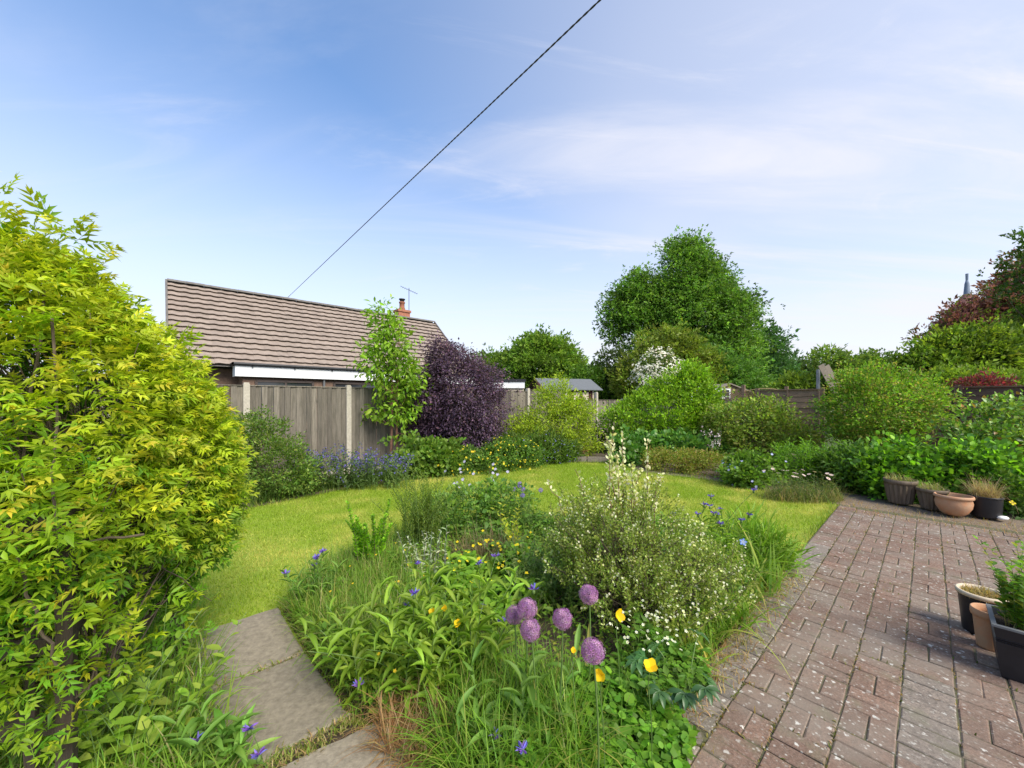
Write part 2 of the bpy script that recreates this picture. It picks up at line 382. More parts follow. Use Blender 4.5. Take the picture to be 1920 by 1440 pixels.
def vary(r, cols, n, j=.18, w=None):
    cols = np.array(cols, float)*1.18; gd = (cols[:, 1] > cols[:, 0]) & (cols[:, 1] > cols[:, 2]); cols[gd, 2] *= .72; k = r.choice(len(cols), n, p=w)
    return np.clip(cols[k]*(1+r.normal(0, j, (n, 1)))*(1+r.normal(0, j*.35, (n, 3))), .004, .95)
def rdir(r, n): return n3(r.normal(0, 1, (n, 3)))

# ------------------------------------------------------------------ plant makers
BOOST = {212: 1.35, 101: 1.3, 102: 1.6, 103: 1.2, 220: 1.15, 105: 1.3, 107: 1.25, 109: 1.3, 112: 1.35, 113: 1.4, 114: 1.2, 201: 1.2, 202: 1.35, 204: 1.7, 205: 1.5, 206: 1.6, 221: 1.6, 222: 1.25, 223: 1.3, 225: 1.6, 226: 1.25, 227: 1.6,
         230: 1.25, 231: 1.5, 232: 1.3, 233: 1.5, 530: 1.4, 410: 1.25, 531: 1.35, 532: 1.35, 533: 1.7, 550: 1.1, 552: 1.2}     # leaf tone of single species
WARM = {204, 206, 221, 225, 227, 231, 233, 410, 533, 550, 551, 552, 113, 107}
def tone(cols, seed):
    b = BOOST.get(seed, 1.0); w = (1.22, 1.04, .62) if seed in WARM else (1, 1, 1)
    return [tuple(min(.6, q*b*k) for q, k in zip(c, w)) for c in cols]
def crown_points(r, lobes, n, shell=.55, minz=.03, keep_in=.62, face=None):
    lobes = np.array(lobes, float); w = lobes[:, 3]*lobes[:, 5]+lobes[:, 4]*lobes[:, 5]; w = w/w.sum(); out = []; nor = []
    tot = 0
    while tot < n:
        m = n*2; k = r.choice(len(lobes), m, p=w); d = rdir(r, m); s = 1-(1-shell)*r.random(m)**1.6
        s *= 1+r.normal(0, .05, m)
        P = lobes[k, :3]+d*s[:, None]*lobes[k, 3:6]
        ok = P[:, 2] > minz
        for j, l in enumerate(lobes):
            q = np.linalg.norm((P-l[:3])/l[3:6], axis=1); ok &= ~((q < keep_in) & (k != j))
        nn = n3(d/lobes[k, 3:6]*lobes[k, 3:6].mean(1, keepdims=True))
        if face is not None:      # drop most of the far side, which never shows
            ok &= (((nn[:, :2]@np.asarray(face)) < .35) | (r.random(m) < .35))
        out.append(P[ok]); nor.append(nn[ok]); tot += ok.sum()
    return np.concatenate(out)[:n], np.concatenate(nor)[:n]
def foliage(mb, r, lobes, n_cl, per, cr, leaf, L, W, cols, w=None, shell=.55, out=.6, up=.35, droop=0., minz=.03, jit=.14, cljit=.14, lv=.25, keep_in=.62, flat=.75, face=None, tipcols=None, disp=.45):
    """leaf clusters through the crown's volume; every cluster has its own tone"""
    Pc, Nc = crown_points(r, lobes, n_cl, shell, minz, keep_in, face)
    Pc = Pc+Nc*(cr*np.abs(r.normal(0, disp, n_cl))*np.where(r.random(n_cl) < .12, 2.4, 1))[:, None]*(np.where(Nc[:, 2:3] > -.3, 1, .2))
    k = np.repeat(np.arange(n_cl), per); n = len(k)
    off = r.normal(0, 1, (n, 3))*np.array((1, 1, flat))*cr*.55; P = Pc[k]+off
    D = n3(Nc[k]*out+n3(off)*.7+r.normal(0, .45, (n, 3))+np.array((0, 0, up-droop)))
    Nn = n3(r.normal(0, .55, (n, 3))+Nc[k]*.45+np.array((0, 0, .75)))
    C = vary(r, cols, n, jit, w)*(1+r.normal(0, cljit, n_cl))[k][:, None]
    sc = np.clip(r.normal(1, lv, n), .45, 1.7)
    P[:, 2] = np.maximum(P[:, 2], minz)
    ts = leaf if isinstance(leaf, list) else [leaf]; sel = r.integers(0, len(ts), n)
    if tipcols is not None: C = np.stack((C, vary(r, tipcols, n, jit)), 1)
    C = np.clip(C, .003, .95)
    for i, t in enumerate(ts): q = sel == i; mb.inst(t, P[q], D[q], Nn[q], L*sc[q], W*sc[q], C[q])
    return Pc, Nc
def branches(mb, r, base, tips, r0, r1=.004, k=6, sides=5, bend=.25, sub=None, spread=.06, C=None, lift=.5):
    n = len(tips); t = np.linspace(0, 1, k)[None, :, None]; b = np.asarray(base, float)
    B = np.tile(b, (n, 1))+np.c_[r.normal(0, spread, (n, 2)), np.zeros(n)]
    mid = B+(tips-B)*.5; mid[:, 2] += (tips[:, 2]-B[:, 2])*bend*lift; mid += r.normal(0, .06, (n, 3))*np.linalg.norm(tips-B, axis=1, keepdims=True)
    P = (1-t)**2*B[:, None]+2*t*(1-t)*mid[:, None]+t*t*tips[:, None]
    P[:, 1:-1] += r.normal(0, .012, (n, k-2, 3))*np.linalg.norm(tips-B, axis=1)[:, None, None]
    R = r0+(r1-r0)*np.linspace(0, 1, k)**.8
    mb.tubes(P, np.tile(R, (n, 1)), sides, C); return P
def tree(name, label, cat, base, trunk_h, lobes, n_cl, per, cr, L, W, cols, seed, r0=.2, nb=14, group=None, w=None, bark=None, leaf=None, face=None, **kw):
    cols = tone(cols, seed); r = np.random.default_rng(seed); th = thing(name, label, cat, (*base, 0), group)
    mb = MB(); Pc, Nc = foliage(mb, r, lobes, n_cl, per, cr, leaf or CLUMP, L, W, cols, w, face=face, **kw); mb.build('crown', LEAF, th)
    tb = MB(); z = np.linspace(0, 1, 7); top = np.array((base[0]+r.normal(0, .03)*trunk_h, base[1], trunk_h))
    P = np.array((*base, 0))*(1-z)[:, None]+top*z[:, None]; P[1:-1, :2] += r.normal(0, .02, (5, 2))*trunk_h
    tb.tubes(P, r0*(1.25-.75*z**.7), 9); tb.build('trunk', bark or BARK, th, True)
    if nb:
        lb = MB(); pick = Pc[r.choice(n_cl, nb, replace=False)]; st = P[r.integers(3, 7, nb)]
        for i in range(nb): branches(lb, r, st[i], pick[i:i+1]*.97+st[i]*.03, r0*.42, r0*.06, 6, 6, .2, spread=0)
        lb.build('limbs', bark or BARK, th, True)
    return th
def shrub(name, label, cat, base, lobes, n_cl, per, cr, leaf, L, W, cols, seed, w=None, stems=14, r0=.012, group=None, mat=None, stemmat=None, flowers=None, face=None, **kw):
    """flowers = (n, template, size, cols, centre colour or None)"""
    cols = tone(cols, seed); r = np.random.default_rng(seed); th = thing(name, label, cat, (*base, 0), group)
    mb = MB(); Pc, Nc = foliage(mb, r, lobes, n_cl, per, cr, leaf, L, W, cols, w, face=face, **kw); mb.build('foliage', mat or LEAF, th)
    if stems:
        sb = MB(); branches(sb, r, (*base, 0), Pc[r.choice(n_cl, stems, replace=False)], r0, r0*.2, spread=.12); sb.build('stems', stemmat or TWIG, th, True)
    if flowers:
        nf, tp, sz, fc, cc = flowers; fb = MB(); q = r.choice(n_cl, nf, replace=n_cl < nf); N_ = n3(Nc[q]+np.array((0, -.25, .35))+r.normal(0, .3, (nf, 3)))
        P = Pc[q]+Nc[q]*cr*.75+r.normal(0, cr*.35, (nf, 3)); P[:, 2] = np.maximum(P[:, 2], .05)
        C = vary(r, fc, nf, .12); C = np.stack((C, np.tile(cc, (nf, 1)) if cc else C), 1)
        fb.inst(tp, P, np.cross(N_, rdir(r, nf)), N_, sz*r.uniform(.7, 1.2, nf), sz*r.uniform(.7, 1.2, nf), C); fb.build('flowers', PETAL, th, kind='stuff')
    return th
def herb_geo(r, bases, h, lean, per, L, W, cols, leaf=LANCE, t0=.1, t1=1., w=None, rise=.5, sr=.003, hv=.2, taper=.35, jit=.14, az=None, tipcols=None, k=6):
    """upright stems with leaves up their length; returns (stem builder, leaf builder, stem tips, tip dirs)"""
    bases = np.asarray(bases, float); n = len(bases); hh = h*np.clip(r.normal(1, hv, n), .4, 1.6)
    a = r.uniform(0, 6.283, n) if az is None else az; ln = lean*np.abs(r.normal(.7, .4, n))*hh
    dirx = np.c_[np.cos(a), np.sin(a)]
    def pos(i, t): t = np.asarray(t); return np.c_[bases[i, :2]+dirx[i]*(ln[i]*t**1.7)[:, None], bases[i, 2]+hh[i]*t*(1-.12*lean*t)]
    sb = MB(); ts = np.linspace(0, 1, k); P = np.stack([pos(np.arange(n), np.full(n, t)) for t in ts], 1)
    sb.tubes(P, np.tile(sr*(1.2-.7*ts), (n, 1)), 4)
    lb = MB(); i = np.repeat(np.arange(n), per); m = len(i); j = np.tile(np.arange(per), n)
    t = t0+(t1-t0)*(j+r.random(m))/per; Pl = pos(i, t); phi = j*2.4+np.repeat(r.uniform(0, 6.28, n), per)+r.normal(0, .3, m)
    D = np.c_[np.cos(phi), np.sin(phi), np.full(m, rise)+r.normal(0, .22, m)+t*.3]; Nn = np.c_[-np.cos(phi)*.5, -np.sin(phi)*.5, np.ones(m)]+r.normal(0, .2, (m, 3))
    sc = (1-taper*t)*np.clip(r.normal(1, .2, m), .5, 1.5); C = vary(r, cols, m, jit, w)*(1+r.normal(0, .08, n))[i][:, None]
    if tipcols is not None: C = np.stack((C, vary(r, tipcols, m, jit)), 1)
    C = np.clip(C, .003, .95)
    tps = leaf if isinstance(leaf, list) else [leaf]; sel = r.integers(0, len(tps), m)
    for q, tp in enumerate(tps): s = sel == q; lb.inst(tp, Pl[s], D[s], Nn[s], L*sc[s], W*sc[s], C[s])
    tip = pos(np.arange(n), np.ones(n)); td = n3(tip-pos(np.arange(n), np.full(n, .85)))
    return sb, lb, tip, td
def disc(r, c, rad, n, z=0.0):
    a = r.uniform(0, 6.283, n); q = np.sqrt(r.random(n)); rx, ry = (rad if hasattr(rad, '__len__') else (rad, rad))
    return np.c_[c[0]+np.cos(a)*q*rx, c[1]+np.sin(a)*q*ry, np.full(n, z)]
def herb(name, label, cat, base, rad, n, h, lean, per, L, W, cols, seed, group=None, mat=None, stemmat=None, **kw):
    cols = tone(cols, seed); r = np.random.default_rng(seed); th = thing(name, label, cat, (*base, 0), group)
    sb, lb, tip, td = herb_geo(r, disc(r, base, rad, n), h, lean, per, L, W, cols, **kw)
    sb.build('stems', stemmat or STEMG, th); lb.build('leaves', mat or LEAF, th); return th, tip, td, r
def blades_at(mb, r, B, h, w, cols, lean=.35, wts=None, jit=.16, hv=.3, temps=None, tipcols=None):
    n = len(B); temps = temps or BLADES; a = r.uniform(0, 6.283, n); le = np.abs(r.normal(0, lean, n))
    D = np.c_[np.cos(a)*le, np.sin(a)*le, np.ones(n)]; Nn = np.c_[-np.cos(a), -np.sin(a), np.full(n, .05)]
    C = vary(r, cols, n, jit, wts); hh = h*np.clip(r.normal(1, hv, n), .3, 1.7)
    if tipcols is not None: C = np.stack((C, vary(r, tipcols, n, jit)), 1)
    sel = r.integers(0, len(temps), n)
    for i, t in enumerate(temps): q = sel == i; mb.inst(t, B[q], D[q], Nn[q], hh[q], w*np.clip(r.normal(1, .25, q.sum()), .4, 1.6), C[q])
def flower(parent, name, P, N_, tp, size, col, centre=None, seed=0, mat=None):
    r = np.random.default_rng(seed); mb = MB(); c = np.array([[col, centre or col]], float)
    mb.inst(tp, np.array([P]), np.cross(n3([N_]), rdir(r, 1)), n3([N_]), size, size, c); return mb.build(name, mat or PETAL, parent)

# ================================================================== THE SETTING
def sheet(name, poly, z, mat, sub=None):
    mb = MB(); n = len(poly); c = np.mean(poly, 0)
    mb.add([(p[0], p[1], z) for p in poly], [tuple(range(n))]); o = mb.build(name, mat); return struct(o)
big = [(-600, -600), (600, -600), (600, 600), (-600, 600)]
sheet('ground', big, -.03, FIELD)
LAWN = [UV(-6, 8.6)[:2], UV(-3, 7.3)[:2], G(300, 1000), G(470, 953), G(560, 935), G(653, 917), G(740, 904), G(850, 892), G(940, 878), G(1050, 868), G(1145, 868), G(1200, 885), G(1300, 897),
        G(1380, 908), G(1450, 925), G(1510, 938), UV(7.85, .92)[:2], UV(-1, .92)[:2], UV(-6, .92)[:2]]
BED = [UV(.70, 3.36)[:2], UV(.70, 2.6)[:2], UV(.72, 2.05)[:2], UV(.95, 1.6)[:2], UV(1.0, .93)[:2], UV(4.75, .93)[:2], G(1440, 1050), G(1380, 1015), G(1200, 982), G(1000, 972), G(830, 985), G(700, 1022), G(600, 1078), G(540, 1130)]
sheet('lawn', LAWN, 0.0, TURF)
sheet('flower_bed', BED, .006, SOIL)
sheet('left_border', [UV(-6, 9.2)[:2]]+LAWN[:10]+[UV(8.4, 6.7)[:2], UV(8.4, 9.2)[:2]], .004, SOIL)
sheet('back_border', [UV(8.4, 9.0)[:2], UV(8.4, 6.7)[:2], G(1150, 862)]+LAWN[11:17]+[UV(7.8, .9)[:2], UV(7.8, -6)[:2], UV(15, -6)[:2], UV(15, 9.0)[:2]], .003, MULCH)

# --- patio of basket-weave brick pavers
patio = struct(sheet('patio', [UV(-3, .925)[:2], UV(-3, -5)[:2], UV(7.78, -5)[:2], UV(7.78, .925)[:2]], .028, SAND))
def paver_mesh(seed, L=.199, W=.0985, h=.05):
    r = np.random.default_rng(seed); c = .004+r.uniform(0, .003); mb = MB()
    a = np.array([(-L/2, -W/2), (L/2, -W/2), (L/2, W/2), (-L/2, W/2)])+r.normal(0, .0012, (4, 2)); b = a*(1-np.array((2*c/L, 2*c/W)))
    V = [(*p, -h) for p in a]+[(*p, -c*.8) for p in a]+[(*p, r.normal(0, .0007)) for p in b]
    Fc = [(0, 1, 5, 4), (1, 2, 6, 5), (2, 3, 7, 6), (3, 0, 4, 7), (4, 5, 9, 8), (5, 6, 10, 9), (6, 7, 11, 10), (7, 4, 8, 11), (8, 9, 10, 11)]
    mb.add(V, Fc); return mb
PAVERS = [paver_mesh(i) for i in range(6)]
pave_me = [p.mesh('brick', BRICK) for p in PAVERS]; pave_meg = [p.mesh('brick', BRICK_G) for p in PAVERS]
def lay_patio():
    r = np.random.default_rng(4); M = .205; spots = []
    u0, u1 = -.4, 7.75
    for k in range(int((u1-u0)/.1025)): spots.append((u0+(k+.5)*.1025, .8175, 1, 1))     # soldier course along the lawn edge
    for i in range(int((u1-u0)/M)):
        for j in range(22):
            u, v = u0+(i+.5)*M, .715-(j+.5)*M
            grey = (j == 3 and u < 3.35) or (j == 4 and u < 2.6)
            if grey or (i+j) % 2:
                for s in (-1, 1): spots.append((u+s*M/4, v, 1, 2 if grey else 0))
            else:
                for s in (-1, 1): spots.append((u, v+s*M/4, 0, 0))
    S = np.array(spots); xy = S[:, :1]*D1+S[:, 1:2]*D2
    px = 960+xy[:, 0]/np.maximum(xy[:, 1], .01)*F; py = 750+F*H/np.maximum(xy[:, 1], .01)
    vis = (xy[:, 1] > .3) & (px < 1990) & (py < 1500) & (px > 1150); order = np.argsort(np.where(vis, xy[:, 1]-np.where(py > 1450, -9, 0), 99))
    near = set(order[:300].tolist()); far = MB()
    for k in range(len(S)):
        u, v, across, g = S[k]; rot = YAW+(math.pi/2 if across else 0)+r.normal(0, .012)+(math.pi if r.random() < .5 else 0)
        p = UV(u+r.normal(0, .0012), v+r.normal(0, .0012), .034+r.normal(0, .0016)); q = int(r.integers(0, 6)); rx, ry = r.normal(0, .009, 2)
        if k in near: place('brick', (pave_meg if g else pave_me)[q], patio, p, rot, rx, ry)
        else:
            V = np.concatenate(PAVERS[q].v); V = V@np.array(Matrix.Rotation(rot, 3, 'Z')@Matrix.Rotation(rx, 3, 'X')).T
            far.add(V+np.array(p), PAVERS[q].f[0])
    far.build('brick_field', BRICK_I, patio, kind='stuff')
    # moss and seedlings in the joints
    mb = MB(); n = 9000; uu = r.uniform(.6, 7.7, n); jj = r.integers(0, 12, n); vv = .715-jj*M+r.normal(0, .006, n)
    sw = r.random(n) < .25; uu = np.where(sw, u0+np.round((uu-u0)/M)*M+r.normal(0, .005, n), uu); vv = np.where(sw, r.uniform(-1.6, .7, n), vv)
    P = np.c_[uu[:, None]*D1+vv[:, None]*D2, np.full(n, .029)]; keep = sinnoise(P, 3.5, 2)+r.normal(0, .4, n)+(uu < 3)*.15 > .25; P = P[keep]
    blades_at(mb, r, P, .022, .006, [(.10, .12, .02), (.19, .17, .04), (.28, .19, .07), (.06, .07, .02)], .9)
    mb.build('joint_moss', LEAF, patio, kind='stuff')
    # straw litter and rusty sorrel along the bed side and the back edge
    mb = MB(); n = 3200; uu = np.where(r.random(n) < .55, r.uniform(1.1, 4.3, n), r.uniform(7.3, 8.3, n)**1.0); vv = np.where(uu < 5, .93-np.abs(r.normal(0, .10, n)), r.uniform(-1.6, .95, n))
    P = np.c_[uu[:, None]*D1+vv[:, None]*D2, np.where(uu > 7.78, .006, .036)]
    blades_at(mb, r, P, .055, .004, [(.42, .30, .13), (.30, .16, .06), (.22, .22, .06), (.36, .26, .12)], 1.6, temps=BLADES[:2])
    mb.build('straw_litter', LEAF, patio, kind='stuff')
lay_patio()

# --- concrete slab path
path = struct(sheet('path', [UV(-.15, 3.46)[:2], UV(-.15, .95)[:2], UV(1.0, .95)[:2], UV(.96, 1.7)[:2], UV(.68, 2.02)[:2], UV(.68, 3.46)[:2]], .008, SOIL))
def slab(uv, seed):
    r = np.random.default_rng(seed); c = np.mean(uv, 0); pts = []
    for i in range(4):
        a, b = np.array(uv[i]), np.array(uv[(i+1) % 4])
        for t in np.linspace(0, 1, 12)[:-1]: pts.append(a*(1-t)+b*t+r.normal(0, .0035, 2))
    pts = np.array(pts); n = len(pts); inn = c+(pts-c)*.975; mb = MB(); w = lambda P, z: [UV(q[0], q[1], z+(0 if z < .02 else r.normal(0, .0006))) for q in P]
    V = w(pts, .009)+w(pts, .030)+w(inn, .036); i = np.arange(n); j = (i+1) % n
    mb.add(V, np.concatenate((np.c_[i, j, j+n, i+n], np.c_[i+n, j+n, j+2*n, i+2*n]))); mb.f.append(np.array([list(range(2*n, 3*n))]))
    return mb
for k, uv in enumerate([[(-.1, 2.722), (.68, 2.705), (.675, 3.43), (-.1, 3.44)], [(-.1, 2.02), (.72, 2.01), (.685, 2.69), (-.1, 2.71)], [(-.05, 1.3), (.93, 1.28), (.88, 1.76), (.72, 1.995)]]):
    if k == 2: uv = [(-.1, 1.28), (.99, 1.28), (.93, 1.86), (-.1, 1.995)]
    slab(uv, k).build('slab', SLAB, path)

# --- grass of the lawn
def lawn_grass():
    r = np.random.default_rng(11); mb = MB(); A = np.array(LAWN); lo, hi = A.min(0), A.max(0)
    path_poly = [UV(-.12, 3.46)[:2], UV(-.12, .9)[:2], UV(.70, .9)[:2], UV(.66, 3.44)[:2]]
    n = 1000000; P = r.uniform(lo, hi, (n, 2)); Z = P[:, 1]
    inframe = (Z > .8) & (np.abs(P[:, 0]) < Z*1.42+.3)
    P = P[inframe & (r.random(n) < np.clip(9/np.maximum(Z, 1)**1.15, .16, 1.0))]
    ok = inpoly(P, LAWN) & ~inpoly(P, path_poly) & ~(inpoly(P, BED)); P = P[ok]; n = len(P)
    dry = sinnoise(P, 1.5, 5)*.75+sinnoise(P, 5.5, 6)*.55+r.normal(0, .25, n); g = np.clip((dry+.24)*.85, 0, 1)[:, None]
    C = np.array((.265, .375, .028))*(1-g)+np.array((.62, .55, .16))*g; C *= 1+r.normal(0, .16, (n, 1)); C = np.clip(C, .01, .9)
    a = r.uniform(0, 6.283, n); le = np.abs(r.normal(0, .75, n)); D = np.c_[np.cos(a)*le, np.sin(a)*le, np.ones(n)]
    TRI = T([(-.5, 0, 0), (.5, 0, 0), (0, 1, -.15)], [(0, 1, 2)])
    sc = 1+np.clip(P[:, 1]-4, 0, 6)*.07
    mb.inst(TRI, np.c_[P, np.zeros(n)], D, rdir(r, n)+np.array((0, 0, .6)), .030*np.clip(r.normal(1, .3, n), .4, 1.8)*sc, .0062*sc, C)
    # rougher, longer grass where the mower did not reach: along the borders, the bed and the patio
    E = []
    for poly in (LAWN[2:18], BED+[BED[0]]):
        q = np.array(poly)
        for i in range(len(q)-1):
            m = int(np.linalg.norm(q[i+1]-q[i])*230); t = r.random((m, 1)); E.append(q[i]*(1-t)+q[i+1]*t+r.normal(0, .05, (m, 2)))
    E = np.concatenate(E); pu = E@D1; pv = E@D2; E = E[~((pv < .95) | ((pu < .72) & (pv < 3.4)))]
    blades_at(mb, r, np.c_[E, np.zeros(len(E))], .085, .006, [(.14, .24, .03), (.11, .19, .03), (.26, .28, .07)], .55)
    o = mb.build('lawn_grass', LEAF); tag(o, 'short sunlit lawn grass with straw coloured patches', 'grass', kind='stuff')
lawn_grass()

# --- low timber kerb at the far end of the lawn
kb = thing('timber_kerb', 'low grey timber kerb board at the far end of the lawn', 'kerb', (*G(1100, 862), 0))
a, b = np.array(G(1052, 864)), np.array(G(1150, 866)); mid = (a+b)/2; rot = math.atan2(*(b-a)[::-1])
for s, (q0, q1) in enumerate(((0, .49), (.51, 1))):
    c = a+(b-a)*(q0+q1)/2; MB().box((*c, .06), (np.linalg.norm(b-a)*(q1-q0), .07, .13), rot).build('board', TIMBER, kb)

# ================================================================== FENCES
def fence_left():
    r = np.random.default_rng(21); th = thing('garden_fence', 'long grey featheredge board fence with concrete posts on the left side of the garden', 'fence', UV(3.11, 8.82))
    V0, S = 8.82, 1.9
    bd = []
    for i in range(4):       # a tapered featheredge board, 1 m high, scaled per panel
        w, t0, t1 = .0945, .022, .012; mb = MB(); q = r.normal(0, .003, 4)
        mb.add([(-w/2, -t1, 0), (w/2, -t0, 0), (w/2, .0, 0), (-w/2, .0, 0), (-w/2+q[0], -t1, 1+q[2]*.5), (w/2+q[1], -t0, 1+q[3]*.5), (w/2, 0, 1), (-w/2, 0, 1)],
               [(0, 1, 5, 4), (1, 2, 6, 5), (2, 3, 7, 6), (3, 0, 4, 7), (4, 5, 6, 7)]); bd.append(mb.mesh('board', FENCE))
    for k in range(-3, 7):
        u0 = 3.11+S*k
        hgt = 1.92 if k < 4 else 1.64
        if k == 3: hgt = 1.97
        hp = max(hgt, 1.90 if k < 6 else 0)
        pm = MB(); c = np.array(UV(u0, V0)); pm.box(c+np.array((0, 0, (hp+.04)/2)), (.105, .105, hp+.04), YAW)
        pm.box(c+np.array((0, 0, hp+.052)), (.085, .085, .025), YAW); pm.build('post', CONC, th)
        if k == 6: break
        pn = thing('panel', '', '', UV(u0+S/2, V0+.02)); del pn['label'], pn['category']; pn.parent = th; pn.location = Vector(UV(u0+S/2, V0+.02))-th.location
        n = 18; wv = (S-.10)/n
        for j in range(n):
            u = u0+.05+(j+.5)*wv; hh = hgt-.10+r.normal(0, .004)
            place('board', bd[int(r.integers(0, 4))], pn, UV(u, V0+(.014 if j % 2 else 0), .10), YAW+r.normal(0, .01), 0, r.normal(0, .003), (1.0, 1, hh))
        rails = MB()
        for z in (.35, 1.0, 1.62): rails.box(UV(u0+S/2, V0+.045, z), (S-.11, .04, .07), YAW)
        rails.build('rail', FENCE, pn)
        MB().box(UV(u0+S/2, V0-.003, hgt+.010), (S-.11, .055, .018), YAW).build('cap_rail', FENCE, pn)
        gb = MB().box(UV(u0+S/2, V0+.01, .05), (S-.11, .04, .10), YAW).build('gravel_board', CONC, pn)
fence_left()

def lap_panel(th, u, v0, v1, z0, z1, rows, mat, seed, slat_t=.02, label=None):
    """horizontal overlapped boards between two points of the back boundary"""
    r = np.random.default_rng(seed); vc = (v0+v1)/2; w = abs(v1-v0)
    pn = bpy.data.objects.new('panel', None); COL.objects.link(pn); pn.parent = th; pn.location = Vector(UV(u, vc))-th.location
    hh = (z1-z0)/rows
    for i in range(rows):
        mb = MB(); n = 9; xs = np.linspace(-w/2, w/2, n); lo = -hh*.58+r.normal(0, .008, n); hi = np.full(n, hh*.52)
        V = []
        for a, b, c in zip(xs, lo, hi): V += [(a, -.022, b), (a, -.005, c), (a, .004, c), (a, -.006, b)]
        Fc = []
        for k in range(n-1):
            q = 4*k; Fc += [(q, q+4, q+5, q+1), (q+1, q+5, q+6, q+2), (q+3, q+2, q+6, q+7), (q, q+3, q+7, q+4)]
        Fc += [(0, 1, 2, 3), (4*n-4, 4*n-1, 4*n-2, 4*n-3)]
        mb.add(V, Fc); me = mb.mesh('slat', mat)
        place('slat', me, pn, UV(u, vc, z0+(i+.5)*hh), YAW-math.pi/2, r.normal(0, .01), r.normal(0, .003))
    for v in (v0, v1, vc): MB().box(UV(u-.03, v+(0 if v == vc else (.02 if v < vc else -.02)), (z0+z1)/2), (.03, .04, z1-z0), YAW).build('batten', mat, pn)
    MB().box(UV(u-.01, vc, z1+.018), (.075, w+.02, .025), YAW).build('cap_rail', mat, pn)
    return pn
def fence_back():
    U0 = 14.5
    th = thing('back_fence', 'low grey board fence along the back behind the dome shrub and roses', 'fence', UV(U0, 6.0))
    r = np.random.default_rng(5)
    for k, (v0, v1, z) in enumerate([(8.7, 7.0, 1.66), (7.0, 5.15, 1.66), (5.15, 3.6, 1.58)]):
        pn = bpy.data.objects.new('panel', None); COL.objects.link(pn); pn.parent = th; pn.location = Vector(UV(U0, (v0+v1)/2))-th.location
        n = 15
        for j in range(n):
            v = v0+(v1-v0)*(j+.5)/n; MB().box(UV(U0, v, z/2+r.normal(0, .012)), (.018, abs(v1-v0)/n*.97, z), YAW).build('board', FENCE, pn)
        MB().box(UV(U0+.03, (v0+v1)/2, 1.2), (.04, abs(v1-v0), .07), YAW).build('rail', FENCE, pn)
        MB().box(UV(U0-.02, v0, z/2+.05), (.09, .09, z+.1), YAW).build('post', FENCE, th)
    th2 = thing('lap_fence', 'brown horizontal lap fence panel beside the tall red-budded shrub', 'fence', UV(13.2, 2.9))
    lap_panel(th2, 13.3, 3.45, 2.0, .15, 1.93, 11, FENCE_B, 8)
    for v in (3.5, 1.95): MB().box(UV(13.33, v, 1.0), (.09, .09, 2.0), YAW).build('post', FENCE_B, th2)
    th3 = thing('dark_lap_fence', 'dark brown horizontal lap fence with a cap rail behind the rose at the right', 'fence', UV(13.6, -1.5))
    for k, (v0, v1) in enumerate([(1.4, -.45), (-.5, -2.35), (-2.4, -4.25)]):
        lap_panel(th3, 13.6, v0, v1, .12, 1.93, 11, DARKFENCE, 30+k); MB().box(UV(13.65, v0+.025, 1.0), (.1, .1, 2.02), YAW).build('post', DARKFENCE, th3)
DARKFENCE = plain('dark_lap_fence', (.12, .075, .055), .85, .3, 5, .4, objvar=.22, stretch=(1, 1, 6), col2=(.06, .038, .03))
fence_back()

# trellis panels with scalloped tops in the neighbouring garden
def trellis():
    th = thing('trellis_fence', 'brown lattice trellis with scalloped top and square posts beyond the back fence', 'trellis', UV(15.6, 5.0))
    Lm = plain('lattice', (.30, .22, .10), .85, .25, 12, objvar=.15); U = 15.9
    posts = [6.0, 4.62, 3.3]
    for v in posts: MB().box(UV(U, v, 1.06), (.1, .1, 2.12 if v != 4.62 else 2.3), YAW).build('post', FENCE_B, th)
    for a, b in zip(posts[:-1], posts[1:]):
        pn = bpy.data.objects.new('panel', None); COL.objects.link(pn); pn.parent = th; pn.location = Vector(UV(U, (a+b)/2))-th.location
        for i in range(11):
            z = .1+i*.148; MB().box(UV(U, (a+b)/2, z+.07), (.02, abs(a-b)-.1, .14), YAW).build('slat', FENCE_B, pn)
        top = lambda v: 2.13-.22*math.sin(math.pi*(v-b)/(a-b))*(1 if a > 5 else -.5)-(0 if a > 5 else .18)
        vs = np.linspace(a-.05, b+.05, 12); P = np.array([UV(U, v, top(v)) for v in vs]); MB().tubes(P, np.full(12, .018), 5).build('top_rail', Lm, pn)
        mb = MB(); n = 22
        for s in (-1, 1):
            for i in range(-8, n+8):
                v0 = a-(a-b)*i/n; pts = []
                for t in np.linspace(0, 1, 7):
                    z = 1.73+t*.5; v = v0+s*(z-1.73)
                    if b < v < a and z < top(v): pts.append(UV(U+.006*s, v, z))
                if len(pts) > 1: P = np.array([pts[0], pts[-1]]); mb.tubes(np.linspace(P[0], P[1], 3), np.full(3, .011), 4)
        mb.build('lattice', Lm, pn, kind='stuff')
trellis()

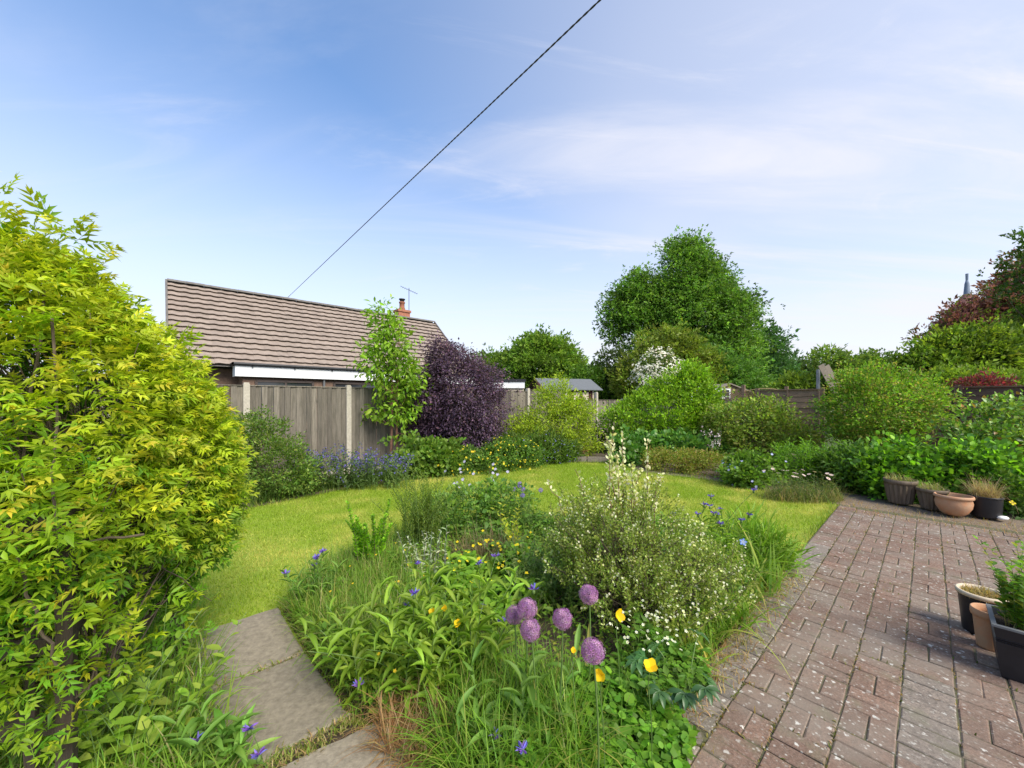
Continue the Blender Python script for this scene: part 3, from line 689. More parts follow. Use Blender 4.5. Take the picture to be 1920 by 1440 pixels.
# ================================================================== BUNGALOW ON THE LEFT
def roof_tile(w=.30, l=.33):
    """profiled concrete tile: a broad roll and a shallow pan, thick front edge"""
    mb = MB(); xs = np.linspace(-.5, .5, 9); prof = np.array([.0, .012, .030, .034, .022, .004, -.004, -.004, 0])*.42
    V = [(x*w, -l/2, p+.048) for x, p in zip(xs, prof)]+[(x*w, l/2, p-.014) for x, p in zip(xs, prof)]+[(x*w, -l/2+.004, p+.022) for x, p in zip(xs, prof)]
    i = np.arange(8); mb.add(V, np.concatenate((np.c_[i, i+1, i+10, i+9], np.c_[i+18, i+19, i+1, i]))); mb.f.append(np.array([(0, 9, 18), (8, 26, 17)])); return mb
def bungalow():
    th = thing('bungalow', 'tan tiled bungalow roof with white fascia and black gutter behind the left fence', 'house', UV(4.5, 14))
    uL, uR, ve, ze, vr, zr = .15, 9.35, 12.5, 2.56, 15.5, 5.21
    pitch = math.atan2(zr-ze, vr-ve); sl = math.hypot(zr-ze, vr-ve)
    wl = MB(); wl.box(UV((uL+uR)/2, (ve+2*vr-ve)/2, 1.25), (uR-uL-.5, 2*(vr-ve)-.9, 2.5), YAW)
    wl.box(UV((1.45+uR)/2, 12.6, 1.13), (uR-1.75, .7, 2.26), YAW); wl.build('wall', WALLB, th)
    gb = MB()
    for u in (uL+.25, uR-.25):
        P = [UV(u, ve+.45, 2.5), UV(u, 2*vr-ve-.45, 2.5), UV(u, vr, zr-.38)]; gb.add(P, [(0, 1, 2)])
    gb.build('gable', WALLB, th)
    rf = MB(); a = -.03
    rf.quad(UV(uL, ve, ze+a), UV(uR, ve, ze+a), UV(uR, vr, zr+a), UV(uL, vr, zr+a)); rf.quad(UV(uL, vr, zr+a), UV(uR, vr, zr+a), UV(uR, 2*vr-ve, ze+a), UV(uL, 2*vr-ve, ze+a))
    roof = rf.build('roof', RIDGE, th)
    r = np.random.default_rng(3); rows = 15; cols = 31; cw = (uR-uL)/cols; rl = sl/rows; tm = roof_tile(cw*1.0, rl*1.1); me = tm.mesh('tile', TILE); spots = []
    R = Matrix.Rotation(YAW, 3, 'Z')@Matrix.Rotation(pitch, 3, 'X')
    for i in range(rows):
        for j in range(cols):
            t = (i+.5)*rl; spots.append((uL+(j+.5)*cw, ve+math.cos(pitch)*t, ze+math.sin(pitch)*t+.012))
    d = [np.hypot(*UV(s[0], s[1])[:2]) for s in spots]; near = set(np.argsort(d)[:300].tolist()); far = MB(); eu = R.to_euler()
    for k, s in enumerate(spots):
        p = UV(s[0], s[1], s[2]+r.normal(0, .0025))
        if k in near:
            o = place('tile', me, roof, p); o.rotation_euler = (eu.x+r.normal(0, .004), eu.y+r.normal(0, .006), eu.z)
        else:
            for f in (tm.f[0], tm.f[1]): pass
            V = np.concatenate(tm.v)@np.array(R).T+np.array(p); n0 = far.n; far.add(V, tm.f[0]); far.f.append(tm.f[1]+n0)
    far.build('tile_field', TILE_I, roof, kind='stuff')
    n = 21; w = (uR-uL)/n; rt = MB(); th_ = np.linspace(-1.25, 1.25, 7); V = []
    for x in (-w/2*.995, w/2*.995):
        V += [(x, math.sin(q)*.14, math.cos(q)*.13-.06) for q in th_]
    rt.add(V, [(i, i+1, i+8, i+7) for i in range(6)]); rme = rt.mesh('ridge_tile', RIDGE)
    for k in range(n): place('ridge_tile', rme, roof, UV(uL+(k+.5)*w, vr, zr+.035+r.normal(0, .003)), YAW)
    for u in (uL-.02, uR+.02):     # dry verge trims
        P0, P1 = np.array(UV(u, ve-.03, ze+.0)), np.array(UV(u, vr, zr+.03)); m = (P0+P1)/2
        MB().box(m, (.05, sl+.05, .10), 0, tilt=np.array(R)).build('verge_trim', RIDGE, th)
    # flat-roofed front with fascia, soffit and gutter
    u0, u1, vf, zt = 1.45, 9.2, 12.12, 2.58
    MB().box(UV((u0+u1)/2, vf+.30, zt-.02), (u1-u0, .52, .04), YAW).build('flat_roof', FELT, th)
    fa = MB().box(UV((u0+u1)/2, vf+.012, zt-.175), (u1-u0, .024, .27), YAW).build('fascia', WHITE, th)
    MB().box(UV(u0-.012, vf+.25, zt-.175), (.024, .50, .27), YAW).build('fascia', WHITE, th)
    MB().box(UV((u0+u1)/2, vf+.24, zt-.32), (u1-u0-.03, .42, .02), YAW).build('soffit', SOFFIT, th)
    gm = MB(); q = np.linspace(-math.pi/2, math.pi/2, 7)
    for (A, B) in ((UV(u0-.06, vf-.036, zt+.012), UV(u1, vf-.036, zt+.012)), (UV(u0-.07, vf-.06, zt+.012), UV(u0-.07, vf+.5, zt+.012))):
        gm.tubes(np.linspace(A, B, 4), np.full(4, .040), 10)
    gu = gm.build('gutter', GUTTER, th, True)
    for k in range(8):
        u = u0+.35+k*1.0; MB().box(UV(u, vf-.02, zt-.04), (.03, .05, .05), YAW).build('gutter_bracket', GUTTER, gu)
    MB().tubes(np.linspace(UV(3.6, 12.2, 2.3), UV(3.6, 12.2, 0), 3), np.full(3, .035), 8).build('downpipe', GREYP, th, True)
    for (ua, ub) in ((1.9, 3.3), (3.9, 5.6)):
        w_ = MB(); uc = (ua+ub)/2
        for du, dz, sx, sz in ((0, .55, ub-ua, .06), (0, -.55, ub-ua, .06), ((ub-ua)/2, 0, .06, 1.1), (-(ub-ua)/2, 0, .06, 1.1), (0, 0, .05, 1.1)): w_.box(UV(uc+du, 12.235, 1.62+dz), (sx, .05, sz), YAW)
        wo = w_.build('window', SOFFIT, th); MB().box(UV(uc, 12.245, 1.62), (ub-ua-.06, .01, 1.05), YAW).build('pane', GLASS, wo)
    # chimney on the far slope with pot and aerial
    ch = MB(); cu, cv = 8.0, 16.0
    ch.box(UV(cu, cv, 4.9), (.55, .45, 1.5), YAW); ch.box(UV(cu, cv, 5.62), (.63, .53, .10), YAW); co = ch.build('chimney', REDBRICK, th)
    MB().lathe([(.13, 5.66), (.14, 5.75), (.115, 5.8), (.11, 5.98), (.135, 6.0), (.135, 6.05), (.09, 6.05), (.09, 5.9)], UV(cu, cv), 14).build('chimney_pot', REDBRICK, co, True)
    MB().lathe([(.10, 6.05), (.10, 6.14), (.14, 6.15), (.14, 6.19), (0, 6.22)], UV(cu, cv), 12).build('cowl', GUTTER, co, True)
    ae = MB(); p = np.array(UV(cu+.34, cv)); ae.tubes(np.array([p+(0, 0, 5.3), p+(0, 0, 6.0), p+(0, 0, 6.75)]), np.full(3, .014), 6)
    ae.tubes(np.array([p+(-.32, -.15, 6.78), p+(0, 0, 6.66), p+(.34, .16, 6.53)]), np.full(3, .010), 5)
    for t in np.linspace(-1, 1, 9):
        c = p+np.array((t*.33, t*.155, 6.655-t*.12)); ae.tubes(np.array([c+(-.05, .1, 0), c, c+(.05, -.1, 0)]), np.full(3, .006), 4)
    ae.build('aerial', GUTTER, co)
bungalow()

def garage():
    th = thing('garage', 'flat roofed building with white fascia between the purple bush and the red shed', 'building', (-.6, 20, 0))
    Z = 21.0; x0, x1 = X(886, Z), X(984, Z); zt = HZ(711, Z)
    MB().box(((x0+x1)/2, Z+2.0, zt/2-.2), (x1-x0-.1, 3.9, zt-.4), 0).build('wall', CREAM, th)
    MB().box(((x0+x1)/2, Z+2.0, zt-.07), (x1-x0+.1, 4.2, .14), 0).build('roof', GUTTER, th)
    MB().box(((x0+x1)/2, Z-.03, zt-.32), (x1-x0-.02, .04, .34), 0).build('fascia', WHITE, th)
garage()

def shed():
    th = thing('garden_shed', 'dark red stained shed with grey felt gable roof beyond the left fence', 'shed', (X(1060, 19), 19.5, 0))
    # gable faces left-front, long side faces right-front
    A = np.array((X(1003, 19), 19.0)); g = np.array((.60, -.80)); rdg = np.array((.95, .30)); rdg = rdg/np.linalg.norm(rdg); g = np.array((-rdg[1], rdg[0]))*-1
    w, ln, ez, rz = 1.0, 3.1, 2.18, 2.70
    def P(a, b, z): q = A+g*a+rdg*b; return np.array((q[0], q[1], z))
    mb = MB(); mb.add([P(-w, .12, 0), P(w, .12, 0), P(w, .12, ez), P(0, .12, rz-.02), P(-w, .12, ez)], [(0, 1, 2, 3, 4)]); mb.build('gable_wall', SHEDRED, th)
    for k in range(14):
        z = .08+k*.155
        MB().box((P(w, 1.38, z)), (2.5, .024, .15), math.atan2(rdg[1], rdg[0])).build('plank', SHEDRED, th)
    MB().box(P(0, 1.38, ez/2), (2.45, 2*w-.05, ez-.05), math.atan2(rdg[1], rdg[0])).build('wall', SHEDRED, th)
    for s in (-1, 1):
        mb = MB(); a, b, c, d = P(0, 0, rz), P(0, ln, rz), P(s*(w+.22), ln, ez-.06), P(s*(w+.22), 0, ez-.06); up = np.array((0, 0, .035))
        mb.add([a, b, c, d, a+up, b+up, c+up, d+up], [(4, 5, 6, 7), (0, 3, 2, 1), (0, 1, 5, 4), (1, 2, 6, 5), (2, 3, 7, 6), (3, 0, 4, 7)]); mb.build('roof', FELT, th)
        mb = MB(); mb.tubes(np.array([P(0, -.015, rz), P(s*(w+.22)*.5, -.015, (rz+ez-.06)/2), P(s*(w+.22), -.015, ez-.06)]), np.full(3, .055), 4); mb.build('barge_board', SHEDRED, th)
    for b in (1.75, 2.25):
        wo = MB().box(P(w+.03, b, 1.78), (.32, .03, .50), math.atan2(rdg[1], rdg[0])).build('window', CREAM, th)
        MB().box(P(w+.047, b, 1.78), (.24, .01, .42), math.atan2(rdg[1], rdg[0])).build('pane', CREAM, wo)
    MB().box(P(w+.02, 2.66, 1.05), (.06, .06, 2.1), math.atan2(rdg[1], rdg[0])).build('corner_trim', CREAM, th)
shed()

# small neighbouring buildings and bits beyond the back fence
def far_bits():
    Z = 19.0
    th = thing('summerhouse', 'small brown timber summerhouse gable above the back fence', 'shed', (X(1372, Z), Z, 0))
    x0, x1 = X(1338, Z), X(1402, Z); xm = X(1368, Z); e, a = HZ(735, Z), HZ(722, Z)
    mb = MB(); mb.add([(x0, Z, 0), (x1, Z, 0), (x1, Z, e), (xm, Z, a), (x0, Z, e)], [(0, 1, 2, 3, 4)])
    mb.add([(x1, Z, 0), (x1, Z+2, 0), (x1, Z+2, e), (x1, Z, e)], [(0, 1, 2, 3)]); mb.build('wall', FENCE_B, th)
    for s, xe in ((0, x0-.12), (1, x1+.12)):
        mb = MB(); mb.add([(xm, Z-.12, a+.03), (xe, Z-.12, e-.02), (xe, Z+2, e-.02), (xm, Z+2, a+.03), (xm, Z-.12, a+.09), (xe, Z-.12, e+.04), (xe, Z+2, e+.04), (xm, Z+2, a+.09)],
                          [(0, 1, 5, 4), (4, 5, 6, 7), (0, 3, 2, 1), (1, 2, 6, 5)]); mb.build('roof', TIMBER, th)
    Z = 17.2
    th = thing('greenhouse', 'small white framed greenhouse peeking over the back fence', 'greenhouse', (X(1352, Z), Z, 0))
    x0, x1 = X(1328, Z), X(1368, Z); mb = MB(); top, eav = HZ(730, Z), HZ(733, Z)
    for x in (x0, (x0+x1)/2, x1): mb.box((x, Z, top/2), (.05, .05, top), 0); mb.box((x, Z+1.6, top/2), (.05, .05, top), 0)
    for z in (top, top-.32, .6): mb.box(((x0+x1)/2, Z, z), (x1-x0+.05, .06, .06), 0)
    for x in (x0, x1): mb.box((x, Z+.8, top-.01), (.05, 1.6, .05), 0)
    mb.build('frame', WHITE, th)
    MB().add([(x0, Z+.02, 0), (x1, Z+.02, 0), (x1, Z+.02, top), (x0, Z+.02, top)], [(0, 1, 2, 3)]).build('pane', GLASS, th)
    wm = MB(); wm.add([(x0, Z-.3, 1.66), (x1-.1, Z-.3, 1.62), (x0+.1, Z-.12, 2.0)], [(0, 1, 2)]); wm.build('white_sheet', WHITE, th)
    Z = 14.5
    o = MB().tubes(np.array([(X(1534, Z), Z, 0), (X(1534, Z), Z, 1.2), (X(1534, Z), Z, HZ(693, Z))]), np.full(3, .062), 10).build('metal_pole', METAL, None, True)
    tag(o, 'plain grey metal pole standing behind the brown lap fence panel', 'pole')
    th = thing('leaning_boards', 'pair of weathered boards leaning together in a steep peak behind the lap fence', 'timber', (X(1560, 14), 14, 0))
    for s, (xa, xb, dz) in enumerate(((1543, 1568, 0), (1553, 1582, .1))):
        Z = 13.9+.2*s; A, B = np.array((X(xa, Z), Z, HZ(684, Z)-dz*.3)), np.array((X(xb, Z)+1.1, Z+.2, 0)); d = B-A; L = np.linalg.norm(d); m = (A+B)/2; ang = math.atan2(d[0], -d[2])
        MB().box(m, (.22, .03, L), 0, tilt=np.array(Matrix.Rotation(-ang, 3, 'Y'))).build('board', TIMBER, th)
    # oast house roundel: conical tiled roof with a cowl
    Z = 30.0; c = np.array((X(1813, Z), Z, 0)); ap = HZ(552, Z)
    th = thing('oast_house', 'red tiled conical oast roof with grey cowl behind the copper tree at the right', 'oast house', c)
    MB().lathe([(3.7, 0), (3.7, 4.6)], c, 40).build('wall', OASTBR, th, True)
    prof = []
    nrow = 40
    for i in range(nrow):
        t = i/nrow; rr = 3.95+(.20-3.95)*t; z = 4.5+(ap-4.5)*t; prof += [(rr+.02, z), (rr-.05, z+(ap-4.5)/nrow)]
    MB().lathe(prof, c, 40).build('roof', OASTTILE, th)
    k = c+np.array((0, 0, ap)); MB().lathe([(.24, -.1), (.19, .05), (.13, .85), (.06, 1.15), (0, 1.2)], k, 16).build('cowl', COWL, th, True)
    MB().tubes(np.array([k+(0, 0, 0), k+(0, 0, .7), k+(0, 0, 1.62)]), np.array((.07, .07, .09)), 6).build('finial', COWL, th)
far_bits()

# overhead service cable from beyond the bungalow ridge to the house behind the camera
def cable():
    A = np.array((X(535, 15.2), 15.2, HZ(562, 15.2))); B = np.array((X(1125, 3.2), 3.2, HZ(0, 3.2))); d = B-A
    P = np.array([A-d*.06, A, *(A+d*t for t in np.linspace(.05, 1.0, 40)), B+d*.28]); mb = MB()
    n = 700; t = np.linspace(0, 1, n); seg = np.linspace(0, 1, len(P)); C = np.stack([np.interp(t, seg, P[:, i]) for i in range(3)], 1)
    dd = n3(d); a = n3(np.cross(dd, (0, 0, 1))); b = np.cross(dd, a); ph = t*n*.9
    for s in (0, math.pi): mb.tubes(C+.0028*(np.cos(ph+s)[:, None]*a+np.sin(ph+s)[:, None]*b), np.full(n, .0058), 5)
    o = mb.build('overhead_cable', CABLE, None, True); tag(o, 'dark twisted overhead cable running diagonally up across the sky', 'cable')
cable()

# ================================================================== TREES AND SHRUBS BEYOND THE FENCES
FACE = (0, 1)     # the side of a far crown that faces away from the garden
def lob(px, py, rx_px, ry_px, Z, ry=None, dz=0):
    rx = rx_px/F*Z; return (X(px, Z), Z+dz, HZ(py, Z), rx, ry or rx*.9, ry_px/F*Z)
GREENS = [(.040, .085, .018), (.055, .11, .022), (.075, .135, .03)]
Z = 36
tree('lime_tree', 'tall domed dark green tree towering over the back of the garden', 'tree', (X(1290, Z), Z), 9.0,
     [lob(1288, 540, 48, 74, Z), lob(1305, 605, 76, 74, Z), lob(1348, 605, 44, 62, Z, dz=-1), lob(1172, 585, 30, 40, Z), lob(1192, 545, 28, 28, Z), lob(1158, 620, 16, 16, Z), lob(1235, 655, 58, 42, Z), lob(1380, 585, 22, 34, Z), lob(1338, 520, 26, 30, Z), lob(1232, 575, 30, 40, Z),
      lob(1350, 672, 52, 44, Z, dz=-1), lob(1300, 690, 80, 40, Z, dz=-1), lob(1285, 482, 34, 28, Z)],
     1050, 34, 1.0, .42, .40, [(.070, .145, .028), (.095, .185, .034), (.13, .22, .045)], 101, r0=.55, nb=34, shell=.35, up=.1, droop=.25, face=FACE, cljit=.34, disp=.06)
Z = 38
tree('dark_tree', 'dark blue-green tree at the right foot of the tall domed tree', 'tree', (X(1430, Z), Z), 4.5,
     [lob(1432, 650, 22, 30, Z), lob(1415, 690, 36, 30, Z), lob(1445, 705, 30, 22, Z), lob(1370, 695, 45, 40, Z)], 300, 14, .9, .6, .58, [(.040, .09, .040), (.055, .115, .045)], 102, r0=.25, nb=10, disp=.2, shell=.4, face=FACE)
Z = 30
tree('round_tree', 'round mid-green tree above the red shed roof', 'tree', (X(1022, Z), Z), 3.5,
     [lob(1020, 690, 58, 52, Z), lob(1050, 700, 35, 40, Z), lob(985, 700, 35, 35, Z), lob(1015, 660, 35, 25, Z)], 520, 15, .62, .46, .44, [(.085, .155, .025), (.12, .20, .035), (.15, .235, .04)], 103, r0=.2, nb=14, disp=.2, shell=.4, face=FACE, cljit=.22)
Z = 32
tree('pale_tree', 'loose lighter green tree between the purple bush and the round tree', 'tree', (X(925, Z), Z), 3.0,
     [lob(925, 705, 42, 34, Z), lob(900, 705, 25, 22, Z), lob(945, 690, 20, 22, Z)], 260, 14, .6, .46, .42, [(.11, .19, .035), (.14, .225, .04)], 104, r0=.15, nb=9, disp=.2, shell=.4, face=FACE)
Z = 28
tree('rounded_laurel', 'low clipped-looking green tree behind the right end of the red shed', 'tree', (X(1120, Z), Z), 2.0,
     [lob(1115, 725, 42, 28, Z), lob(1150, 735, 20, 16, Z), lob(1085, 735, 22, 18, Z)], 260, 14, .5, .4, .36, [(.075, .15, .025), (.10, .18, .03)], 105, r0=.12, nb=5, face=FACE)
Z = 27
tree('thin_tree', 'sparse thin-leaved tree against the left foot of the tall domed tree', 'tree', (X(1165, Z), Z), 3.0,
     [lob(1155, 690, 22, 30, Z), lob(1172, 715, 25, 28, Z)], 95, 12, .5, .36, .32, [(.05, .085, .03), (.075, .10, .045)], 106, r0=.1, nb=7, face=FACE)
Z = 25
tree('grey_willow', 'soft sage green bushy tree in front of the tall domed tree', 'tree', (X(1255, Z), Z), 2.8,
     [lob(1260, 670, 42, 42, Z), lob(1225, 700, 40, 40, Z), lob(1300, 705, 35, 40, Z), lob(1185, 715, 25, 30, Z)], 420, 14, .5, .40, .34, [(.095, .16, .045), (.12, .19, .055), (.11, .15, .055)], 107, r0=.15, nb=9, face=FACE)
Z = 22
th = shrub('white_blossom_shrub', 'tall shrub covered in white blossom behind the bright green dome', 'shrub', (X(1238, Z), Z), [lob(1235, 697, 36, 30, Z), lob(1215, 715, 24, 22, Z), lob(1262, 708, 22, 24, Z)],
     260, 14, .30, LEAF2, .12, .07, [(.07, .12, .03), (.10, .15, .05)], 108, stems=12, r0=.03, flowers=(1500, STAR5, .13, [(.78, .74, .66), (.70, .64, .55)], None), face=FACE)
Z = 26
tree('conifer_skirt', 'spreading feathery conifer below the tall domed tree', 'tree', (X(1360, Z), Z), 2.5,
     [lob(1355, 715, 60, 20, Z), lob(1330, 700, 40, 30, Z), lob(1400, 725, 35, 14, Z)], 330, 14, .5, .42, .30, [(.075, .155, .035), (.095, .185, .04)], 109, r0=.14, nb=6, up=-.1, droop=.3, face=FACE)
Z = 44
tree('distant_wood', 'hazy distant line of trees between the tall tree and the metal pole', 'trees', (X(1500, Z), Z), 3,
     [lob(1480, 725, 30, 42, Z), lob(1515, 722, 40, 30, Z), lob(1560, 728, 40, 26, Z), lob(1440, 730, 40, 35, Z)], 420, 14, .9, .66, .6, [(.06, .11, .04), (.075, .125, .05)], 110, r0=.2, nb=0, face=FACE)
Z = 20
shrub('yellow_green_hedge', 'bright yellow-green hedge just left of the metal pole', 'hedge', (X(1505, Z), Z), [lob(1500, 728, 36, 18, Z), lob(1540, 735, 30, 16, Z), lob(1470, 738, 18, 12, Z)],
      230, 14, .3, LEAF2, .20, .11, [(.13, .20, .03), (.17, .24, .04)], 111, stems=6, face=FACE)
# right-hand side beyond the dark fence
Z = 19
tree('olive_tree', 'low rounded olive green tree left of the copper tree', 'tree', (X(1640, Z), Z), 2.0,
     [lob(1615, 714, 42, 26, Z), lob(1690, 710, 38, 24, Z), lob(1580, 720, 28, 20, Z), lob(1555, 676, 14, 5, Z), lob(1630, 684, 14, 8, Z), lob(1660, 702, 18, 18, Z), lob(1590, 692, 14, 8, Z)], 430, 14, .45, .34, .28, [(.085, .145, .03), (.11, .175, .04), (.14, .19, .055)], 112, r0=.12, nb=9, disp=.2, face=FACE, cljit=.22)
Z = 17
tree('evergreen_mass', 'large dark green ivy-clad tree against the right edge of the picture', 'tree', (X(1850, Z), Z), 3.0,
     [lob(1820, 674, 76, 40, Z), lob(1900, 672, 66, 44, Z), lob(1760, 692, 40, 28, Z), lob(1960, 650, 60, 60, Z), lob(1795, 648, 22, 14, Z), lob(1875, 645, 24, 14, Z), lob(1745, 668, 14, 14, Z)], 1150, 15, .48, .32, .27, [(.055, .11, .025), (.08, .145, .032), (.12, .19, .045)], 113, r0=.25, nb=12, disp=.2, face=FACE, cljit=.28)
Z = 21
tree('copper_tree', 'copper purple-leaved tree in front of the conical oast roof', 'tree', (X(1880, Z), Z), 4.5,
     [lob(1862, 585, 36, 30, Z), lob(1905, 550, 30, 38, Z), lob(1800, 618, 30, 18, Z), lob(1768, 638, 24, 9, Z), lob(1880, 615, 66, 34, Z), lob(1960, 560, 60, 90, Z), lob(1828, 595, 22, 22, Z), lob(1840, 630, 50, 24, Z)], 820, 13, .5, .34, .29,
     [(.15, .055, .06), (.11, .05, .05), (.20, .085, .08), (.09, .11, .03)], 114, r0=.2, nb=14, shell=.35, face=FACE)
Z = 16.5
tree('corner_tree', 'green leafy branch tips at the upper right edge above the copper tree', 'tree', (X(1985, Z), Z), 4.5,
     [lob(1925, 500, 24, 36, Z), lob(1975, 520, 60, 80, Z)], 120, 10, .45, .30, .26, [(.045, .09, .02), (.06, .11, .03)], 115, r0=.14, nb=8, shell=.3, face=FACE)
Z = 14.2
shrub('lime_hedge', 'low lime green hedge top showing over the dark fence at the right', 'hedge', (X(1830, Z), Z), [lob(1800, 715, 55, 18, Z, .5), lob(1870, 718, 60, 15, Z, .5), lob(1770, 728, 40, 16, Z, .5)],
      260, 14, .22, LEAF2, .15, .085, [(.14, .22, .03), (.19, .27, .04)], 116, stems=6, face=FACE)
shrub('red_heather', 'patch of crimson foliage over the dark fence below the lime hedge', 'shrub', (X(1842, 12.9), 12.9), [lob(1842, 722, 46, 10, 12.9, .3)],
      120, 14, .14, LEAF2, .10, .045, [(.22, .03, .05), (.16, .025, .04), (.12, .06, .04)], 117, stems=5, minz=1.9)
Z = 50
for k, (px, py, rx, ry) in enumerate([(200, 725, 120, 35), (420, 730, 90, 25), (700, 735, 120, 20), (1650, 730, 120, 22)]):
    pass

# ================================================================== LEFT BORDER
b = (X(500, 6.6), 6.6)
shrub('hebe_bush', 'dense dark green fine-leaved bush at the left end of the border beside the golden climber', 'bush', b,
      [lob(495, 860, 62, 80, 6.6), lob(540, 890, 45, 55, 6.5), lob(450, 840, 45, 62, 6.7), lob(390, 860, 60, 70, 6.6)], 620, 26, .11, LEAF2, .052, .024, [(.075, .14, .028), (.10, .17, .035), (.15, .20, .05)], 201, stems=20, shell=.5, cljit=.2)
th, tip, td, r = herb('blue_catmint', 'drift of violet-blue flower spikes with grey-green leaves along the left border', 'flowers', (X(660, 7.25), 7.25), (1.15, .38), 190, .58, .5, 17, .10, .028, [(.085, .13, .06), (.11, .16, .075), (.07, .12, .04)], 202, hv=.22, rise=.6)
fb = MB(); k = np.repeat(np.arange(len(tip)), 9); n = len(k); P = tip[k]+r.normal(0, .030, (n, 3))-td[k]*r.uniform(0, .14, (n, 1)); N_ = n3(r.normal(0, 1, (n, 3))+np.array((0, -.4, .5)))
fb.inst(STAR5, P, np.cross(N_, rdir(r, n)), N_, .034, .034, vary(r, [(.11, .09, .32), (.16, .13, .38), (.08, .065, .24)], n)); fb.build('flowers', PETAL, th, kind='stuff')
r = np.random.default_rng(203); th = thing('left_border_grass', 'long dark grass fringe at the foot of the violet-blue flowers', 'grass', (X(640, 6.9), 6.9)); th['kind'] = 'stuff'
mb = MB(); q = np.array([G(470, 950), G(560, 930), G(653, 912), G(740, 899), G(850, 886), G(960, 870), G(1045, 864)]); B = []
for i in range(len(q)-1):
    m = int(np.linalg.norm(q[i+1]-q[i])*800); t = r.random((m, 1)); nn = np.array((-.5, .85)); B.append(q[i]*(1-t)+q[i+1]*t+nn*r.uniform(0, .35, (m, 1)))
B = np.concatenate(B); blades_at(mb, r, np.c_[B, np.zeros(len(B))], .26, .010, [(.06, .12, .025), (.085, .15, .03), (.12, .17, .05)], .5); mb.build('blades', LEAF, th)
b = (X(785, 8.3), 8.3)
shrub('geranium_mound', 'dark leafy mound between the young tree and the purple bush', 'plant', b, [(b[0], b[1], .28, .62, .35, .42), (b[0]+.35, b[1]+.2, .30, .5, .35, .45)], 170, 22, .12, ROUND, .075, .07, [(.045, .10, .03), (.06, .125, .04), (.085, .15, .05)], 204, stems=10)
b = (X(905, 9.0), 9.0)
shrub('yellow_groundcover', 'low green ground cover dotted with small yellow flowers under the purple bush', 'flowers', b,
      [(b[0]-.9, b[1]-.45, .16, .7, .4, .34), (b[0], b[1]-.2, .18, .7, .4, .36), (b[0]+.8, b[1]+.35, .2, .7, .4, .40), (b[0]+.45, b[1]+.1, .25, .5, .3, .45)], 420, 22, .11, LEAF2, .06, .034, [(.05, .105, .025), (.075, .14, .03), (.095, .16, .035)], 205, stems=0,
      flowers=(330, STAR5, .052, [(.72, .55, .03), (.80, .62, .05)], None))
b = (X(1000, 10.0), 10.0)
shrub('bluebells', 'bluebell patch in front of the yellow-green shrub at the lawn edge', 'flowers', b,
      [(b[0]-.45, b[1]-.35, .2, .5, .3, .40), (b[0]+.3, b[1], .22, .55, .3, .45), (b[0]+.75, b[1]+.3, .2, .4, .3, .35)], 230, 20, .12, LANCE, .17, .022, [(.045, .095, .035), (.065, .12, .045)], 206, stems=0, up=.9,
      flowers=(420, STAR5, .045, [(.16, .17, .42), (.22, .22, .48)], None))
# young tree with two slim trunks
def young_tree():
    Z = 8.75; b = (X(735, Z), Z); r = np.random.default_rng(210); th = thing('young_tree', 'slim young tree with bright green leaves and twin reddish trunks by the left fence', 'tree', (*b, 0))
    lobes = [lob(728, 610, 22, 36, Z), lob(735, 655, 38, 30, Z), lob(705, 690, 30, 30, Z), lob(762, 690, 24, 26, Z), lob(735, 700, 46, 40, Z), lob(770, 735, 22, 16, Z), lob(706, 768, 28, 12, Z), lob(755, 775, 24, 22, Z), lob(725, 590, 22, 14, Z), lob(748, 822, 10, 8, Z)]
    mb = MB(); Pc, Nc = foliage(mb, r, lobes, 225, 11, .17, LANCE, .13, .055, [(.19, .33, .03), (.24, .38, .04), (.15, .27, .03)], shell=.1, up=-.1, droop=.25, jit=.16, out=.5); mb.build('crown', LEAF, th)
    for dx, w in ((-.02, .032), (.12, .024)):
        z = np.linspace(0, 1, 9); P = np.c_[b[0]+dx+.05*np.sin(z*5+dx*30)*z, np.full(9, Z), z*3.4]; MB().tubes(P, w*(1.15-.85*z), 8).build('trunk', BARKR, th, True)
    lb = MB(); pk = Pc[r.choice(225, 46, replace=False)]
    for p in pk: branches(lb, r, (b[0]+r.choice((-.02, .12)), Z, max(.9, p[2]-.35-abs(p[0]-b[0])*.5)), p[None], .010, .003, 5, 5, .1, spread=0)
    lb.build('limbs', BARKR, th)
young_tree()
Z = 9.6
shrub('purple_smoke_bush', 'large dark purple-leaved bush spreading in front of the left fence', 'bush', (X(855, Z), Z),
      [lob(860, 740, 68, 80, Z, .8), lob(845, 690, 40, 42, Z, .6), lob(905, 775, 44, 55, Z, .7), lob(808, 752, 38, 66, Z, .6), lob(918, 720, 20, 30, Z, .4), lob(870, 810, 66, 40, Z, .7), lob(825, 665, 22, 22, Z, .4), lob(880, 700, 24, 26, Z, .4), lob(790, 810, 22, 20, Z, .4)],
      1150, 30, .17, LEAF2, .062, .032, [(.10, .062, .11), (.13, .078, .13), (.075, .048, .085), (.18, .10, .14)], 211, w=(.35, .3, .25, .1), stems=40, r0=.02, shell=.35, cljit=.3, up=-.05, droop=.3, face=(.4, .9))
Z = 11.2
shrub('yellow_green_shrub', 'airy yellow-green shrub with arching branches before the far end of the left fence', 'shrub', (X(1040, Z), Z),
      [lob(1035, 800, 60, 45, Z), lob(1075, 810, 42, 42, Z), lob(990, 815, 46, 34, Z), lob(1045, 755, 36, 30, Z), lob(1085, 770, 28, 24, Z), lob(1020, 738, 14, 14, Z), lob(1050, 722, 12, 14, Z), lob(960, 800, 22, 12, Z), lob(1090, 832, 34, 24, Z)],
      800, 22, .16, LEAF2, .072, .032, [(.20, .27, .025), (.26, .32, .035), (.16, .22, .025)], 212, stems=60, r0=.012, shell=.25, cljit=.2)
b = (X(1085, 10.5), 10.5)
